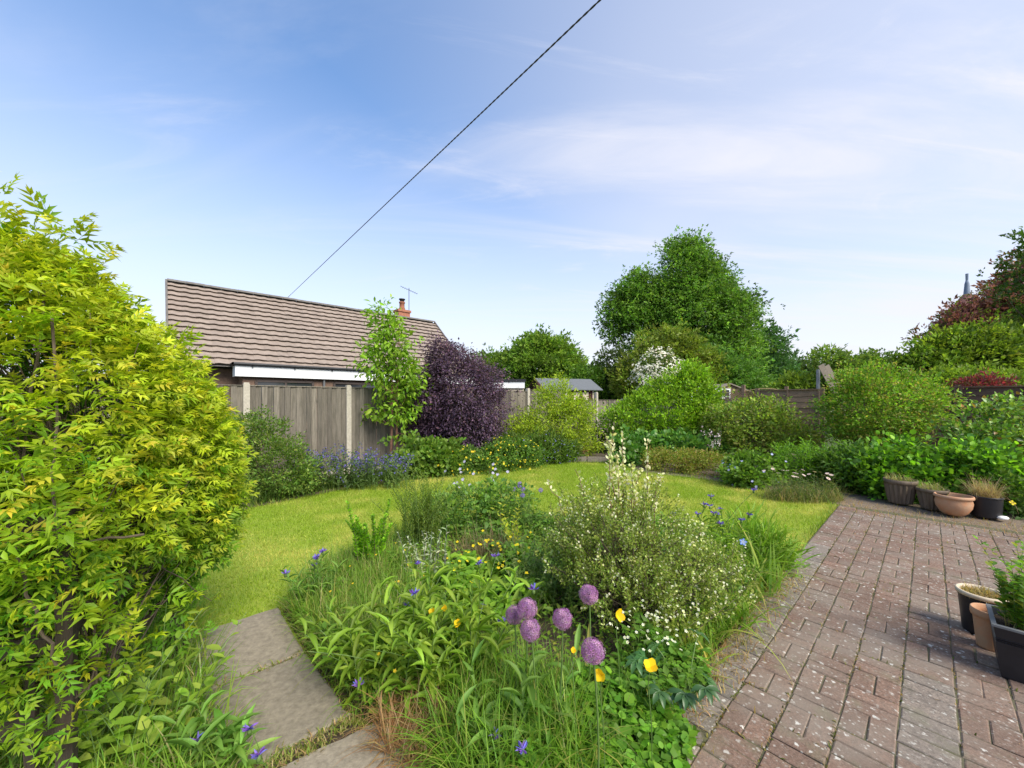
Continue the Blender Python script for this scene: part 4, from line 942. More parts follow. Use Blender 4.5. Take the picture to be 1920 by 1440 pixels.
shrub('rusty_plant', 'small rusty brown plant at the lawn corner by the timber kerb', 'plant', b, [(b[0], b[1], .16, .22, .16, .22)], 40, 16, .08, LEAF2, .05, .025, [(.20, .09, .04), (.14, .07, .035), (.10, .10, .03)], 213, stems=6)
b = (X(1140, 12.2), 12.2)
shrub('corner_weeds', 'tangle of dark weeds in the far corner behind the timber kerb', 'weeds', b, [(b[0], b[1], .2, .75, .5, .35), (b[0]-.5, b[1]+.3, .3, .5, .4, .5)], 200, 20, .12, LEAF2, .06, .03, [(.06, .10, .025), (.085, .13, .03)], 214, stems=10)

# ================================================================== BACK AND RIGHT BORDER
Z = 12.0
shrub('green_dome_shrub', 'big bright green dome-shaped shrub at the back of the lawn', 'shrub', (X(1240, Z), Z),
      [lob(1245, 780, 80, 50, Z, 1.2), lob(1292, 750, 40, 56, Z, .9), lob(1182, 792, 48, 34, Z, .9), lob(1260, 805, 76, 36, Z, 1.1), lob(1298, 705, 22, 20, Z, .4), lob(1255, 735, 30, 24, Z, .5), lob(1215, 758, 26, 20, Z, .5), lob(1322, 760, 16, 30, Z, .4)],
      1500, 17, .17, LEAF2, .085, .050, [(.13, .24, .018), (.17, .29, .022), (.10, .19, .016), (.21, .32, .03)], 220, stems=18, r0=.02, shell=.62, cljit=.26, up=.5, face=FACE)
Z = 10.4
shrub('bergenia_row', 'row of blue-green broad leaves below the bright green dome', 'plants', (X(1235, Z), Z),
      [lob(1200, 842, 42, 22, Z, .45), lob(1260, 840, 60, 18, Z, .45), lob(1320, 845, 45, 16, Z, .45), lob(1180, 860, 22, 18, 9.9, .3)], 320, 14, .14, ROUND, .11, .085, [(.035, .105, .04), (.055, .14, .055), (.075, .165, .06)], 221, stems=0, mat=LEAFG)
Z = 9.0
shrub('olive_mound', 'low clipped olive-bronze mound at the lawn edge in front of the broad leaves', 'shrub', (X(1300, Z), Z),
      [lob(1270, 872, 50, 24, Z, .45), lob(1330, 880, 50, 26, 8.6, .45), lob(1235, 868, 25, 20, 9.2, .35)], 420, 22, .10, LEAF2, .045, .026, [(.16, .20, .035), (.19, .20, .05), (.22, .16, .05), (.12, .17, .03)], 222, stems=8, shell=.7)
Z = 10.3
shrub('rambling_rose', 'tangled rambling shrub of mid-green leaves climbing the fence right of the dome', 'shrub', (X(1430, Z), Z),
      [lob(1400, 795, 62, 40, Z, .6), lob(1458, 808, 48, 34, Z, .6), lob(1425, 770, 46, 18, Z, .5), lob(1360, 800, 30, 36, Z, .5), lob(1510, 828, 26, 18, Z, .5), lob(1410, 835, 80, 24, Z, .5)],
      680, 18, .17, LEAF4, .075, .045, [(.095, .16, .028), (.13, .20, .04), (.18, .24, .045), (.15, .16, .05)], 223, stems=40, r0=.012, shell=.4, cljit=.24)
th, tip, td, r = herb('foxgloves', 'few pale pink flower spikes between the dome and the rambling shrub', 'flowers', (X(1340, 9.8), 9.8), (.35, .15), 8, .75, .2, 8, .12, .05, [(.06, .12, .03)], 224)
fb = MB(); k = np.repeat(np.arange(len(tip)), 16); n = len(k); P = tip[k]+r.normal(0, .02, (n, 3))-td[k]*r.uniform(0, .22, (n, 1)); N_ = rdir(r, n); fb.inst(STAR5, P, np.cross(N_, rdir(r, n)), N_, .04, .04, vary(r, [(.6, .45, .55), (.7, .6, .65)], n)); fb.build('flowers', PETAL, th, kind='stuff')
Z = 7.6
shrub('blue_geranium', 'dark green cranesbill mound topped with pale blue flowers at the lawn edge', 'flowers', (X(1412, Z), Z), [lob(1415, 880, 42, 24, Z, .4), lob(1395, 895, 30, 18, 7.3, .3), lob(1440, 888, 24, 20, Z, .3)], 230, 20, .11, ROUND, .055, .05, [(.05, .11, .03), (.07, .145, .04)], 225, stems=8,
      flowers=(70, STAR5, .055, [(.30, .34, .72), (.38, .40, .75)], (.6, .6, .75)))
th, tip, td, r = herb('bright_phlox', 'bright green clump of narrow upright leaves right of the blue cranesbill', 'plant', (X(1535, 7.4), 7.4), (.95, .32), 210, .74, .22, 18, .13, .024, [(.12, .24, .025), (.15, .28, .03), (.09, .19, .03)], 226, rise=.7, hv=.14)
b = (X(1590, 7.0), 7.0)
shrub('dark_peony', 'dark green leafy plant between the bright clump and the first ribbed pot', 'plant', b, [(b[0], b[1], .32, .42, .3, .42), (b[0]+.3, b[1]-.2, .25, .3, .25, .32)], 150, 18, .12, LANCE, .12, .035, [(.035, .085, .03), (.05, .11, .035)], 227, stems=8)
def daisies():
    Z = 6.35; th, tip, td, r = herb('pink_daisies', 'pale pink and white daisies leaning over the lawn edge near the patio corner', 'flowers', (X(1505, Z), Z), (.55, .22), 95, .34, .5, 11, .075, .012, [(.10, .15, .045), (.14, .18, .06), (.20, .20, .08)], 228, hv=.25)
    o = np.argsort(-tip[:, 2])[:26]
    for i in o: flower(th, 'flower', tip[i], td[i]+np.array((0, -.3, .4)), DAISY, .06, (.80, .66, .70), (.75, .50, .25), int(i))
    mb = MB(); blades_at(mb, r, disc(r, (X(1505, Z), Z), (.65, .3), 1500), .24, .006, [(.12, .18, .04), (.22, .22, .08), (.30, .24, .10)], .6); mb.build('grass_blades', LEAF, th, kind='stuff')
daisies()
Z = 8.7
shrub('red_budded_shrub', 'tall mid-green shrub with reddish buds standing before the dark fence', 'shrub', (X(1660, Z), Z),
      [lob(1650, 765, 74, 54, Z, .9), lob(1705, 760, 54, 44, Z, .8), lob(1600, 772, 42, 50, Z, .7), lob(1640, 815, 66, 38, Z, .7), lob(1620, 720, 36, 24, Z, .5), lob(1690, 714, 26, 14, Z, .5), lob(1588, 718, 14, 14, Z, .3), lob(1645, 698, 14, 12, Z, .3), lob(1745, 742, 18, 14, Z, .3), lob(1568, 800, 18, 20, Z, .3)],
      1150, 20, .15, LEAF2, .058, .034, [(.12, .225, .025), (.155, .265, .03), (.09, .175, .025), (.22, .21, .04)], 230, stems=46, r0=.016, shell=.5, cljit=.22, flowers=(160, STAR4, .03, [(.35, .08, .07), (.40, .16, .12)], None))
Z = 6.5
shrub('rose_bush', 'glossy rose bush with pale buds at the right edge behind the black tub', 'rose', (X(1870, Z), Z),
      [lob(1870, 800, 60, 38, Z, .5), lob(1900, 850, 60, 60, Z, .5), lob(1830, 830, 45, 32, Z, .4), lob(1885, 765, 35, 16, Z, .3), lob(1920, 920, 60, 52, 6.3, .4), lob(1950, 800, 50, 60, Z, .5)],
      520, 13, .15, LEAF4, .072, .046, [(.055, .13, .04), (.085, .18, .05), (.13, .22, .06), (.17, .11, .04)], 231, w=(.4, .35, .2, .05), stems=34, r0=.008, shell=.35, mat=LEAFG, stemmat=STEMG, cljit=.22, flowers=(9, STAR6, .05, [(.6, .35, .3), (.75, .68, .5)], None))
Z = 6.35
shrub('raspberry_bush', 'leafy bright green bush spilling over behind the row of pots', 'bush', (X(1740, Z), Z),
      [lob(1690, 905, 60, 34, 6.4, .35), lob(1760, 895, 70, 42, 6.3, .35), lob(1830, 885, 62, 48, 6.1, .4), lob(1640, 890, 30, 40, 6.6, .3), lob(1700, 850, 34, 18, 6.5, .3), lob(1870, 900, 40, 60, 5.9, .3), lob(1800, 940, 90, 30, 6.1, .3)],
      720, 14, .14, ROUND, .070, .055, [(.11, .24, .02), (.15, .29, .025), (.08, .18, .025), (.055, .125, .03)], 232, stems=40, r0=.006, shell=.45, cljit=.24, stemmat=STEMG)
b = (X(1905, 5.35), 5.35)
shrub('dark_ivy', 'dark ground-hugging foliage at the right edge beside the black tub', 'plant', b, [(b[0]+.1, b[1]+.15, .22, .35, .2, .35), (b[0]+.35, b[1]-.05, .2, .3, .2, .28)], 110, 16, .11, LEAF4, .06, .04, [(.04, .095, .03), (.06, .12, .04)], 233, stems=5)
p = (X(1885, 5.25), 5.18); th = thing('yellow_poppy', 'single small yellow flower beside the black tub', 'flower', (*p, 0)); h = HZ(943, 5.18)
MB().tubes(np.array([(*p, 0), (p[0]+.02, p[1], h*.5), (*p, h)]), np.full(3, .0025), 4).build('stem', STEMG, th); flower(th, 'flower', (*p, h), (-.2, -.8, .5), STAR4, .075, (.85, .72, .02), (.7, .5, .02))
mb = MB().lathe([(0, -.0), (.055, .005), (.07, .03), (.05, .055), (0, .065)], (*G(1880, 979), .034), 10, (1, .7, .8)); tag(mb.build('white_stone', STONE, None, True), 'small smooth white stone on the paving beside the black tub', 'stone')

# ================================================================== POTS
def pot_plant(th, c, z, rad, n, h, cols, seed, w=.006, lean=.5):
    r = np.random.default_rng(seed); mb = MB(); blades_at(mb, r, disc(r, c, rad, n, z), h, w, cols, lean); return mb.build('plant', LEAF, th, kind='stuff')
def ribbed_pot(label, px, py, rt, h, seed):
    x, y = G(px, py); y += rt*.7; x = X(px, y); th = thing('ribbed_pot', label, 'pot', (x, y, .034), 'ribbed brown pots')
    seg = 72; wob = lambda t: 1+.055*np.sign(np.sin(t*18))*np.minimum(1, np.abs(np.sin(t*18))*2.5)
    MB().lathe([(0, 0), (rt*.66, 0), (rt*.70, .02), (rt*.84, h*.45), (rt*.93, h*.82)], (x, y, .034), seg, wobble=wob).build('body', POTBR, th)
    MB().lathe([(rt*.93, h*.82), (rt*1.0, h*.84), (rt*1.02, h*.90), (rt*1.01, h), (rt*.93, h), (rt*.90, h*.86)], (x, y, .034), 48).build('rim', POTBR, th, True)
    MB().lathe([(0, h*.90), (rt*.92, h*.88)], (x, y, .034), 24).build('compost', COMPOST, th)
    pot_plant(th, (x, y), .034+h*.88, rt*.8, 240, .13, [(.16, .22, .05), (.26, .26, .10), (.35, .28, .14)], seed); return th
ribbed_pot('larger ribbed brown planter, leftmost of the row of pots', 1688, 951, .195, .37, 300)
ribbed_pot('smaller ribbed brown planter partly hidden behind the terracotta bowl', 1748, 962, .172, .30, 301)
def bowl():
    x, y = G(1788, 974); y += .12; x = X(1788, y); th = thing('terracotta_bowl', 'wide round-bellied terracotta bowl in the row of pots', 'pot', (x, y, .034)); R, h = .188, .275
    MB().lathe([(0, 0), (R*.52, 0), (R*.72, .035), (R*.93, .11), (R*.985, .175), (R*.93, .225), (R*.955, .235)], (x, y, .034), 48).build('body', TERRA, th, True)
    MB().lathe([(R*.955, .232), (R*1.03, .238), (R*1.05, .255), (R*1.02, .277), (R*.95, .279), (R*.90, .262), (R*.86, .20), (R*.8, .17)], (x, y, .034), 48).build('rim', TERRA, th, True)
    MB().lathe([(0, .20), (R*.88, .19)], (x, y, .034), 24).build('compost', COMPOST, th)
    pot_plant(th, (x, y), .23, R*.6, 12, .10, [(.30, .33, .10)], 302)
bowl()
def tub():
    x, y = G(1848, 977); y += .11; x = X(1848, y); th = thing('black_tub', 'plain black round tub of dry grass at the right end of the row of pots', 'pot', (x, y, .034)); R, h = .162, .285
    MB().lathe([(0, 0), (R*.86, 0), (R*.88, .01), (R*.97, h*.93)], (x, y, .034), 40).build('body', BLACKP, th, True)
    MB().lathe([(R*.97, h*.92), (R*1.02, h*.93), (R*1.02, h), (R*.96, h), (R*.94, h*.8)], (x, y, .034), 40).build('rim', BLACKP, th, True)
    MB().lathe([(0, h*.86), (R*.95, h*.85)], (x, y, .034), 24).build('compost', COMPOST, th)
    pot_plant(th, (x, y), .034+h*.85, R*.75, 520, .27, [(.36, .26, .13), (.28, .20, .10), (.42, .33, .18)], 303, .004, .5)
tub()
# the three near pots cut by the right edge of the picture
def near_pots():
    Z = 2.62; x = X(1868, Z); th = thing('rimmed_pot', 'dark round pot with pale rim and dry moss behind the black square planter', 'pot', (3.27, 2.66, .034)); c = (3.27, 2.66, .034); R, h = .122, .285
    MB().lathe([(0, 0), (R*.72, 0), (R*.76, .01), (R*.93, h*.9)], c, 40).build('body', BLACKP, th, True)
    MB().lathe([(R*.93, h*.9), (R*1.0, h*.9), (R*1.03, h*.96), (R*1.0, h), (R*.92, h), (R*.88, h*.9)], c, 40).build('rim', PALE_RIM, th, True)
    MB().lathe([(0, h*.93), (R*.9, h*.9)], c, 24).build('compost', COMPOST, th); pot_plant(th, c, .034+h*.9, R*.8, 500, .05, [(.38, .25, .08), (.30, .22, .09), (.24, .20, .06)], 310, .004, 1.2)
    Z = 2.42; x = X(1858, Z); th = thing('terracotta_pot', 'slim terracotta pot squeezed behind the black square planter', 'pot', (3.12, 2.50, .034)); c = (3.12, 2.50, .034); R, h = .080, .25
    MB().lathe([(0, 0), (R*.68, 0), (R*.70, .01), (R*.90, h*.80)], c, 36).build('body', TERRA, th, True)
    MB().lathe([(R*.90, h*.79), (R*1.0, h*.80), (R*1.04, h*.86), (R*1.03, h*.98), (R*.98, h), (R*.88, h*.98), (R*.84, h*.8)], c, 36).build('rim', TERRA, th, True)
    MB().lathe([(0, h*.84), (R*.87, h*.82)], c, 20).build('compost', COMPOST, th)
    # square tapered planter
    th = thing('square_planter', 'black square tapered planter at the right edge of the patio', 'planter', (3.035, 2.22, .034))
    ang = YAW; ca, sa = math.cos(ang), math.sin(ang); c0 = np.array((3.035, 2.22)); hb, ht, h = .128, .165, .31
    R2 = np.array(((ca, -sa), (sa, ca))); sq = np.array(((-1, -1), (1, -1), (1, 1), (-1, 1)))
    def ring(s, z): q = sq*s@R2.T+c0; return [(a, b, z+.034) for a, b in q]
    mb = MB(); rings = [ring(hb, 0), ring(hb+.004, .012), ring(hb+(ht-hb)*.68, h*.68), ring(hb+(ht-hb)*.68-.004, h*.685), ring(hb+(ht-hb)*.72, h*.715), ring(hb+(ht-hb)*.72-.004, h*.72), ring(hb+(ht-hb)*.76, h*.75), ring(hb+(ht-hb)*.76-.004, h*.755), ring(ht*.985, h)]
    V = sum(rings, []); Fc = [(4*i+j, 4*i+(j+1) % 4, 4*i+4+(j+1) % 4, 4*i+4+j) for i in range(len(rings)-1) for j in range(4)]+[(3, 2, 1, 0)]
    mb.add(V, Fc); mb.build('body', BLACKP, th)
    mb = MB(); rr = [ring(ht*.985, h-.012), ring(ht*1.02, h-.012), ring(ht*1.02, h), ring(ht*.90, h+.001), ring(ht*.86, h*.8)]; V = sum(rr, []); mb.add(V, [(4*i+j, 4*i+(j+1) % 4, 4*i+4+(j+1) % 4, 4*i+4+j) for i in range(4) for j in range(4)]); mb.build('rim', GREYP, th)
    mb = MB(); mb.add(ring(ht*.9, h*.84), [(0, 1, 2, 3)]); mb.build('compost', COMPOST, th)
    th2, tip, td, r = herb('potted_herb', 'bright green leafy herb growing in the black square planter', 'plant', (c0[0], c0[1]), .01, 1, .01, 0, 1, .01, .01, [(.1, .2, .03)], 311)
    for o in list(th2.children): bpy.data.objects.remove(o)
    th2.location = (c0[0], c0[1], .034+h*.84); r = np.random.default_rng(312)
    B = disc(r, c0, .11, 44, .034+h*.84); sb, lb, tip, td = herb_geo(r, B, .33, .30, 24, .052, .034, [(.12, .25, .025), (.16, .30, .03), (.08, .17, .03), (.24, .26, .05)], leaf=[LEAF4, ROUND], hv=.3, sr=.002); sb.build('stems', STEMG, th2); lb.build('leaves', LEAF, th2)
    mb = MB(); blades_at(mb, r, disc(r, c0, .12, 160, .034+h*.84), .12, .003, [(.45, .34, .16), (.36, .24, .10)], 1.0); mb.build('straw', LEAF, th2, kind='stuff')
near_pots()

# ================================================================== GOLDEN CLIMBER ON ITS TRELLIS, LEFT
def trellis_near():
    th = thing('climber_trellis', 'dark timber trellis post and rails inside the golden climber at the left edge', 'trellis', (-1.70, 1.46, 0))
    for (x, y, w, h) in ((-1.70, 1.46, .046, 1.2), (-2.12, 2.42, .06, 1.5), (-2.35, 1.30, .06, 1.5)): MB().box((x, y, h/2), (w, w, h), .55).build('post', DARKWOOD, th)
    for z in (.42, .72, 1.05, 1.18):
        A, B = np.array((-1.70, 1.46)), np.array((-2.35, 1.30)); c = (A+B)/2; MB().box((*c, z), (np.linalg.norm(A-B), .025, .06), math.atan2(*(A-B)[::-1])).build('rail', DARKWOOD, th)
        A, B = np.array((-1.70, 1.46)), np.array((-2.12, 2.42)); c = (A+B)/2; MB().box((*c, z+.05), (np.linalg.norm(A-B), .02, .045), math.atan2(*(A-B)[::-1])).build('rail', DARKWOOD, th)
    for k in range(4):
        t = (k+1)/5; c = np.array((-1.70, 1.46))*(1-t)+np.array((-2.35, 1.30))*t; MB().box((c[0], c[1]+.03, .62), (.03, .02, 1.2), .25).build('slat', DARKWOOD, th)
trellis_near()
def shoot(seed, pairs=4):
    """a leafy side shoot: opposite pointed leaves, youngest at the tip"""
    r = np.random.default_rng(seed); ps = []
    for i in range(pairs):
        t = i/(pairs-1); y = .12+.62*t
        for s in (-1, 1):
            a = s*(1.15-.45*t)+r.normal(0, .25); d = (math.sin(a), math.cos(a)*.9+.1, r.normal(-.05, .25)); L = (.50-.16*t)*r.uniform(.8, 1.2)
            ps.append((LEAFN, (0, y, -.12*y*y), d, n3(np.array((r.normal(0, .3), r.normal(0, .3), 1))), L, L*.31, t))
    for q in range(2): ps.append((LEAFN, (0, .76, -.07), (r.normal(0, .25), 1, r.normal(0, .25)), (0, 0, 1), .34, .11, 1.25))
    tv, tf, tt = merge(ps); V = [(-.008, 0, 0), (.008, 0, 0), (.006, .78, -.08), (-.006, .78, -.08)]; n = len(tv)
    return (np.concatenate((tv, V)), np.concatenate((tf, [(n, n+1, n+2), (n, n+2, n+3)])), np.concatenate((tt, np.zeros(4))))
def climber():
    r = np.random.default_rng(400); b = (-1.78, 1.50); th = thing('golden_climber', 'huge golden-yellow leafed climbing shrub filling the left edge of the picture', 'climber', (*b, 0))
    lobes = [lob(50, 800, 215, 300, 1.70, .48), lob(250, 905, 150, 205, 2.25, .50), lob(185, 775, 160, 185, 2.0, .45), lob(-5, 560, 100, 125, 1.65, .40), lob(315, 960, 95, 140, 2.35, .4), lob(100, 985, 190, 130, 1.70, .42),
             lob(292, 850, 112, 122, 2.2, .4), lob(-120, 800, 200, 380, 1.6, .5), lob(80, 590, 72, 105, 1.75, .35)]
    SH = [shoot(i) for i in range(6)]
    Pc, Nc = crown_points(r, lobes, 11500, .60, .25, .70)
    extra = []
    for px, py, Z, n in ((60, 1150, 1.55, 60), (200, 1130, 1.8, 45), (330, 1150, 2.15, 45), (60, 1300, 1.5, 38), (170, 1250, 1.62, 22), (95, 450, 1.7, 26), (170, 550, 1.85, 20), (20, 420, 1.62, 40), (250, 640, 2.05, 16), (350, 740, 2.3, 16), (60, 1220, 1.42, 50), (20, 1120, 1.36, 50), (180, 1180, 1.5, 40), (90, 1340, 1.40, 40), (130, 1000, 1.36, 50), (120, 860, 1.30, 40), (60, 1060, 1.36, 40), (130, 1090, 1.38, 16)):
        c = np.array((X(px, Z), Z, HZ(py, Z))); extra.append(c+r.normal(0, .085, (n, 3))*np.array((1.1, 1, .8)))
    ex = np.concatenate(extra); Pc = np.concatenate((Pc, ex)); Nc = np.concatenate((Nc, n3(r.normal(0, .5, ex.shape)+np.array((.3, -.5, .4)))))
    far_ok = Pc[:, 1] > 1.02; Pc, Nc = Pc[far_ok], Nc[far_ok]; n = len(Pc)
    D = n3(Nc*.75+r.normal(0, .38, (n, 3))+np.array((.08, -.05, .12))); N_ = n3(r.normal(0, .4, (n, 3))+np.array((0, -.25, .9))+Nc*.3); L = .094*np.clip(r.normal(1, .2, n), .55, 1.5)
    # shoots out in the open (upper and right side) carry golden tips, those within and below stay green
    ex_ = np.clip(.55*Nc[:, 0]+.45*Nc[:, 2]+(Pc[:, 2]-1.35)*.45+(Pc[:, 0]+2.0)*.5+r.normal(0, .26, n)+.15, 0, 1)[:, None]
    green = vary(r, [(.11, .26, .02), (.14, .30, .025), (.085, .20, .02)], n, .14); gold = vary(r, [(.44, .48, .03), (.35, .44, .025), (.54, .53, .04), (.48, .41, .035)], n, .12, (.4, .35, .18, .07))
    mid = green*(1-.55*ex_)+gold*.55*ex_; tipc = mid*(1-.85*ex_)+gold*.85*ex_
    near = np.argsort(Pc[:, 1]+.0*Pc[:, 0]+9*((Pc[:, 0] < -1.36*Pc[:, 1]) | (Pc[:, 0]/Pc[:, 1]*F+960 < -20)))[:300]; nm = np.zeros(n, bool); nm[near] = True
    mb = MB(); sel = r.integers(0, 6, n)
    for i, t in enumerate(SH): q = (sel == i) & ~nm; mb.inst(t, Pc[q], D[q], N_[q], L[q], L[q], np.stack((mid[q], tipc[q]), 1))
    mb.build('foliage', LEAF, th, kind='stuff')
    mes = {}
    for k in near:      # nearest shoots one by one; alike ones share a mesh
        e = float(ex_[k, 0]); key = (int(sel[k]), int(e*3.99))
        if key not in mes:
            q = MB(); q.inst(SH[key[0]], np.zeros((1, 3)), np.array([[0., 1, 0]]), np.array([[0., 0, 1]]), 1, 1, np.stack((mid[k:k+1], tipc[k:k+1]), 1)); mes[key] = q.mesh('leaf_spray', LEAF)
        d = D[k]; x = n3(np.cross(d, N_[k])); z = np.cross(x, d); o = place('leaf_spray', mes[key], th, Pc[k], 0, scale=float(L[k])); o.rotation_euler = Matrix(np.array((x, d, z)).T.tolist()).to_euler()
    sb = MB(); idx = r.choice(n, 420, replace=False)
    trunks = np.array([(-1.76, 1.56, .5), (-2.1, 2.30, .6), (-2.0, 1.50, .5), (-1.9, 1.95, .9), (-1.80, 1.62, .8)])
    for k, tb in enumerate(trunks): branches(sb, r, tb, Pc[idx[k::5]], .0042, .0016, 7, 4, .3, spread=.05)
    # thicker bare stems
    for P in ([(-2.05, 1.42, 1.30), (-1.80, 1.36, 1.18), (-1.60, 1.40, 1.13), (-1.45, 1.5, 1.12)], [(-1.75, 1.35, 1.18), (-1.70, 1.33, 1.05), (-1.64, 1.33, .85), (-1.61, 1.35, .72)], [(-1.72, 1.5, 0), (-1.74, 1.47, .6), (-1.70, 1.42, 1.2), (-1.8, 1.5, 2.0)], [(-1.85, 1.5, 0), (-1.95, 1.45, .7), (-1.85, 1.42, 1.3), (-1.95, 1.6, 2.1)]):
        P = np.array(P); t = np.linspace(0, 1, 12); s = np.linspace(0, 1, len(P)); sb.tubes(np.stack([np.interp(t, s, P[:, i]) for i in range(3)], 1)+r.normal(0, .006, (12, 3)), np.full(12, .0048), 6)
    sb.build('stems', TWIG, th)
climber()
# broad pale leaves and rough grass below the climber, left of the path
th, tip, td, r = herb('honesty_plant', 'broad pale green leaves under the golden climber left of the path', 'plant', (-1.72, 1.74), (.22, .24), 40, .46, .5, 9, .085, .048, [(.15, .27, .075), (.19, .31, .10), (.12, .23, .06)], 410, leaf=[ROUND, LEAF4], rise=.35)
r = np.random.default_rng(411); th = thing('pathside_grass', 'tall rough grass between the golden climber and the path', 'grass', (-1.5, 2.0)); th['kind'] = 'stuff'; mb = MB()
P = r.uniform((-2.6, 1.2), (-.9, 3.2), (14000, 2)); u, v = P@D1, P@D2; P = P[(u < .16+r.normal(0, .05, len(P))) & (u > -1.2) & (P[:, 1] > 1.25)]
blades_at(mb, r, np.c_[P, np.zeros(len(P))], .26, .0065, [(.13, .25, .03), (.17, .29, .04), (.24, .30, .07), (.36, .32, .14)], .5, (.4, .35, .15, .10)); mb.build('blades', LEAF, th)

# ================================================================== THE CENTRAL FLOWER BED
GRASSC = [(.13, .25, .03), (.17, .29, .04), (.10, .20, .03), (.28, .30, .09), (.40, .33, .17)]
def bed_points(r, n, poly): q = np.array(poly); lo, hi = q.min(0), q.max(0); P = r.uniform(lo, hi, (n*4, 2)); return P[inpoly(P, poly)][:n]
def px_poly(pts): return [G(*p) for p in pts]
# rough grass that runs through the whole bed
def rough_grass():
    r = np.random.default_rng(500); th = thing('meadow_grass', 'fine meadow grass growing through the flower bed', 'grass', (.0, 2.8)); th['kind'] = 'stuff'; mb = MB()
    P = bed_points(r, 9000, BED); P = P[sinnoise(P, 2.2, 9)+r.normal(0, .5, len(P)) > -.2]; blades_at(mb, r, np.c_[P, np.zeros(len(P))], .24, .0055, GRASSC, .45, (.35, .3, .2, .1, .05))
    # the pale grassy left flank beside the path
    A = px_poly([(545, 1160), (590, 1085), (700, 1045), (800, 1090), (790, 1230), (720, 1330), (640, 1285), (595, 1230)])
    P = bed_points(r, 11000, A); blades_at(mb, r, np.c_[P, np.zeros(len(P))], .27, .0038, GRASSC+[(.22, .30, .10)], .42, (.26, .26, .12, .18, .06, .12)); 
    # long soft grass at the front
    A = px_poly([(800, 1440), (860, 1330), (980, 1290), (1080, 1330), (1120, 1480), (900, 1560)])
    P = bed_points(r, 2600, A); blades_at(mb, r, np.c_[P, np.zeros(len(P))], .31, .0058, GRASSC[:4], .75, (.38, .34, .14, .14))
    # right-hand fringe that leans over the paving
    A = [UV(1.5, .90)[:2], UV(4.7, .90)[:2], UV(4.7, 1.15)[:2], UV(1.5, 1.15)[:2]]
    P = bed_points(r, 2600, A); P = P[r.random(len(P)) < np.clip((P@D1-1.6)/1.6, .12, 1)]; blades_at(mb, r, np.c_[P, np.zeros(len(P))], .24, .006, GRASSC, .8, (.36, .3, .14, .14, .06))
    mb.build('blades', LEAF, th)
    th = thing('dead_grass', 'matted dead brown grass at the front of the bed beside the path', 'grass', (*G(790, 1370), 0)); th['kind'] = 'stuff'; mb = MB()
    A = px_poly([(740, 1290), (830, 1290), (850, 1400), (800, 1470), (730, 1440), (700, 1370)]); P = bed_points(r, 1500, A)
    blades_at(mb, r, np.c_[P, np.full(len(P), .02)], .17, .0045, [(.34, .20, .09), (.26, .15, .07), (.42, .29, .15)], 1.5); mb.build('blades', LEAF, th)
    th = thing('path_weeds', 'thin line of moss and weeds in the joints of the concrete path', 'weeds', UV(.3, 2.4)); th['kind'] = 'stuff'; mb = MB()
    B = []
    for v in (2.715, 2.01, 1.97, 1.94): m = 190 if v > 2.5 else 330; u = r.uniform(-.1, .72, m); B.append(np.c_[u[:, None]*D1+(v+.02*np.sin(u*9)+r.normal(0, .014, m))[:, None]*D2, np.full(m, .03)])
    m = 900; v = r.uniform(1.3, 3.45, m); u = .70+np.abs(r.normal(0, .05, m))+np.where(v < 2.0, (2.0-v)*.42, 0); B.append(np.c_[u[:, None]*D1+v[:, None]*D2, np.full(m, .015)])
    B = np.concatenate(B); blades_at(mb, r, B, .035, .005, [(.16, .22, .04), (.24, .24, .07), (.36, .26, .12)], .9); mb.build('blades', LEAF, th)
rough_grass()
# low leafy carpet
def carpet(name, label, poly, n, leaf, L, W, h, cols, seed, w=None, fl=None, mat=None):
    r = np.random.default_rng(seed); q = np.array(poly); th = thing(name, label, 'ground cover', (*q.mean(0), 0)); P = bed_points(r, n, poly); m = len(P)
    z = .03+h*np.clip(.55+.45*sinnoise(P, 5, seed+1), .1, 1)*r.random(m)**.6; phi = r.uniform(0, 6.28, m); D = np.c_[np.cos(phi), np.sin(phi), r.normal(.25, .3, m)]; N_ = np.c_[r.normal(0, .35, (m, 2)), np.ones(m)]
    mb = MB(); ts = leaf if isinstance(leaf, list) else [leaf]; sel = r.integers(0, len(ts), m); C = vary(r, cols, m, .16, w); sc = np.clip(r.normal(1, .25, m), .5, 1.6)
    for i, t in enumerate(ts): s = sel == i; mb.inst(t, np.c_[P, z][s], D[s], N_[s], L*sc[s], W*sc[s], C[s])
    mb.build('leaves', mat or LEAF, th)
    sb = MB(); k = r.choice(m, m//4, replace=False); B = np.c_[P[k]+r.normal(0, .03, (len(k), 2)), np.zeros(len(k))]; Tt = np.c_[P[k], z[k]]; sb.tubes(np.stack((B, (B+Tt)/2, Tt), 1), np.full((len(k), 3), .0016), 3); sb.build('stems', STEMG, th)
    if fl:
        nf, tp, sz, fc, cc = fl; k = r.choice(m, nf, replace=False); fb = MB(); N_ = n3(r.normal(0, .35, (nf, 3))+np.array((0, -.35, 1))); C = vary(r, fc, nf, .08)
        fb.inst(tp, np.c_[P[k], h*1.1+r.uniform(-.02, .06, nf)], np.cross(N_, rdir(r, nf)), N_, sz, sz, np.stack((C, np.tile(cc or fc[0], (nf, 1))), 1)); fb.build('flowers', PETAL, th, kind='stuff')
    return th
carpet('avens_carpet', 'bright three-lobed leaves carpeting the front right corner of the bed', px_poly([(960, 1370), (1100, 1310), (1260, 1330), (1300, 1400), (1260, 1560), (1000, 1600)]), 4200, [ROUND, LEAF4], .036, .032, .24, [(.12, .26, .03), (.15, .31, .035), (.09, .20, .03)], 510)
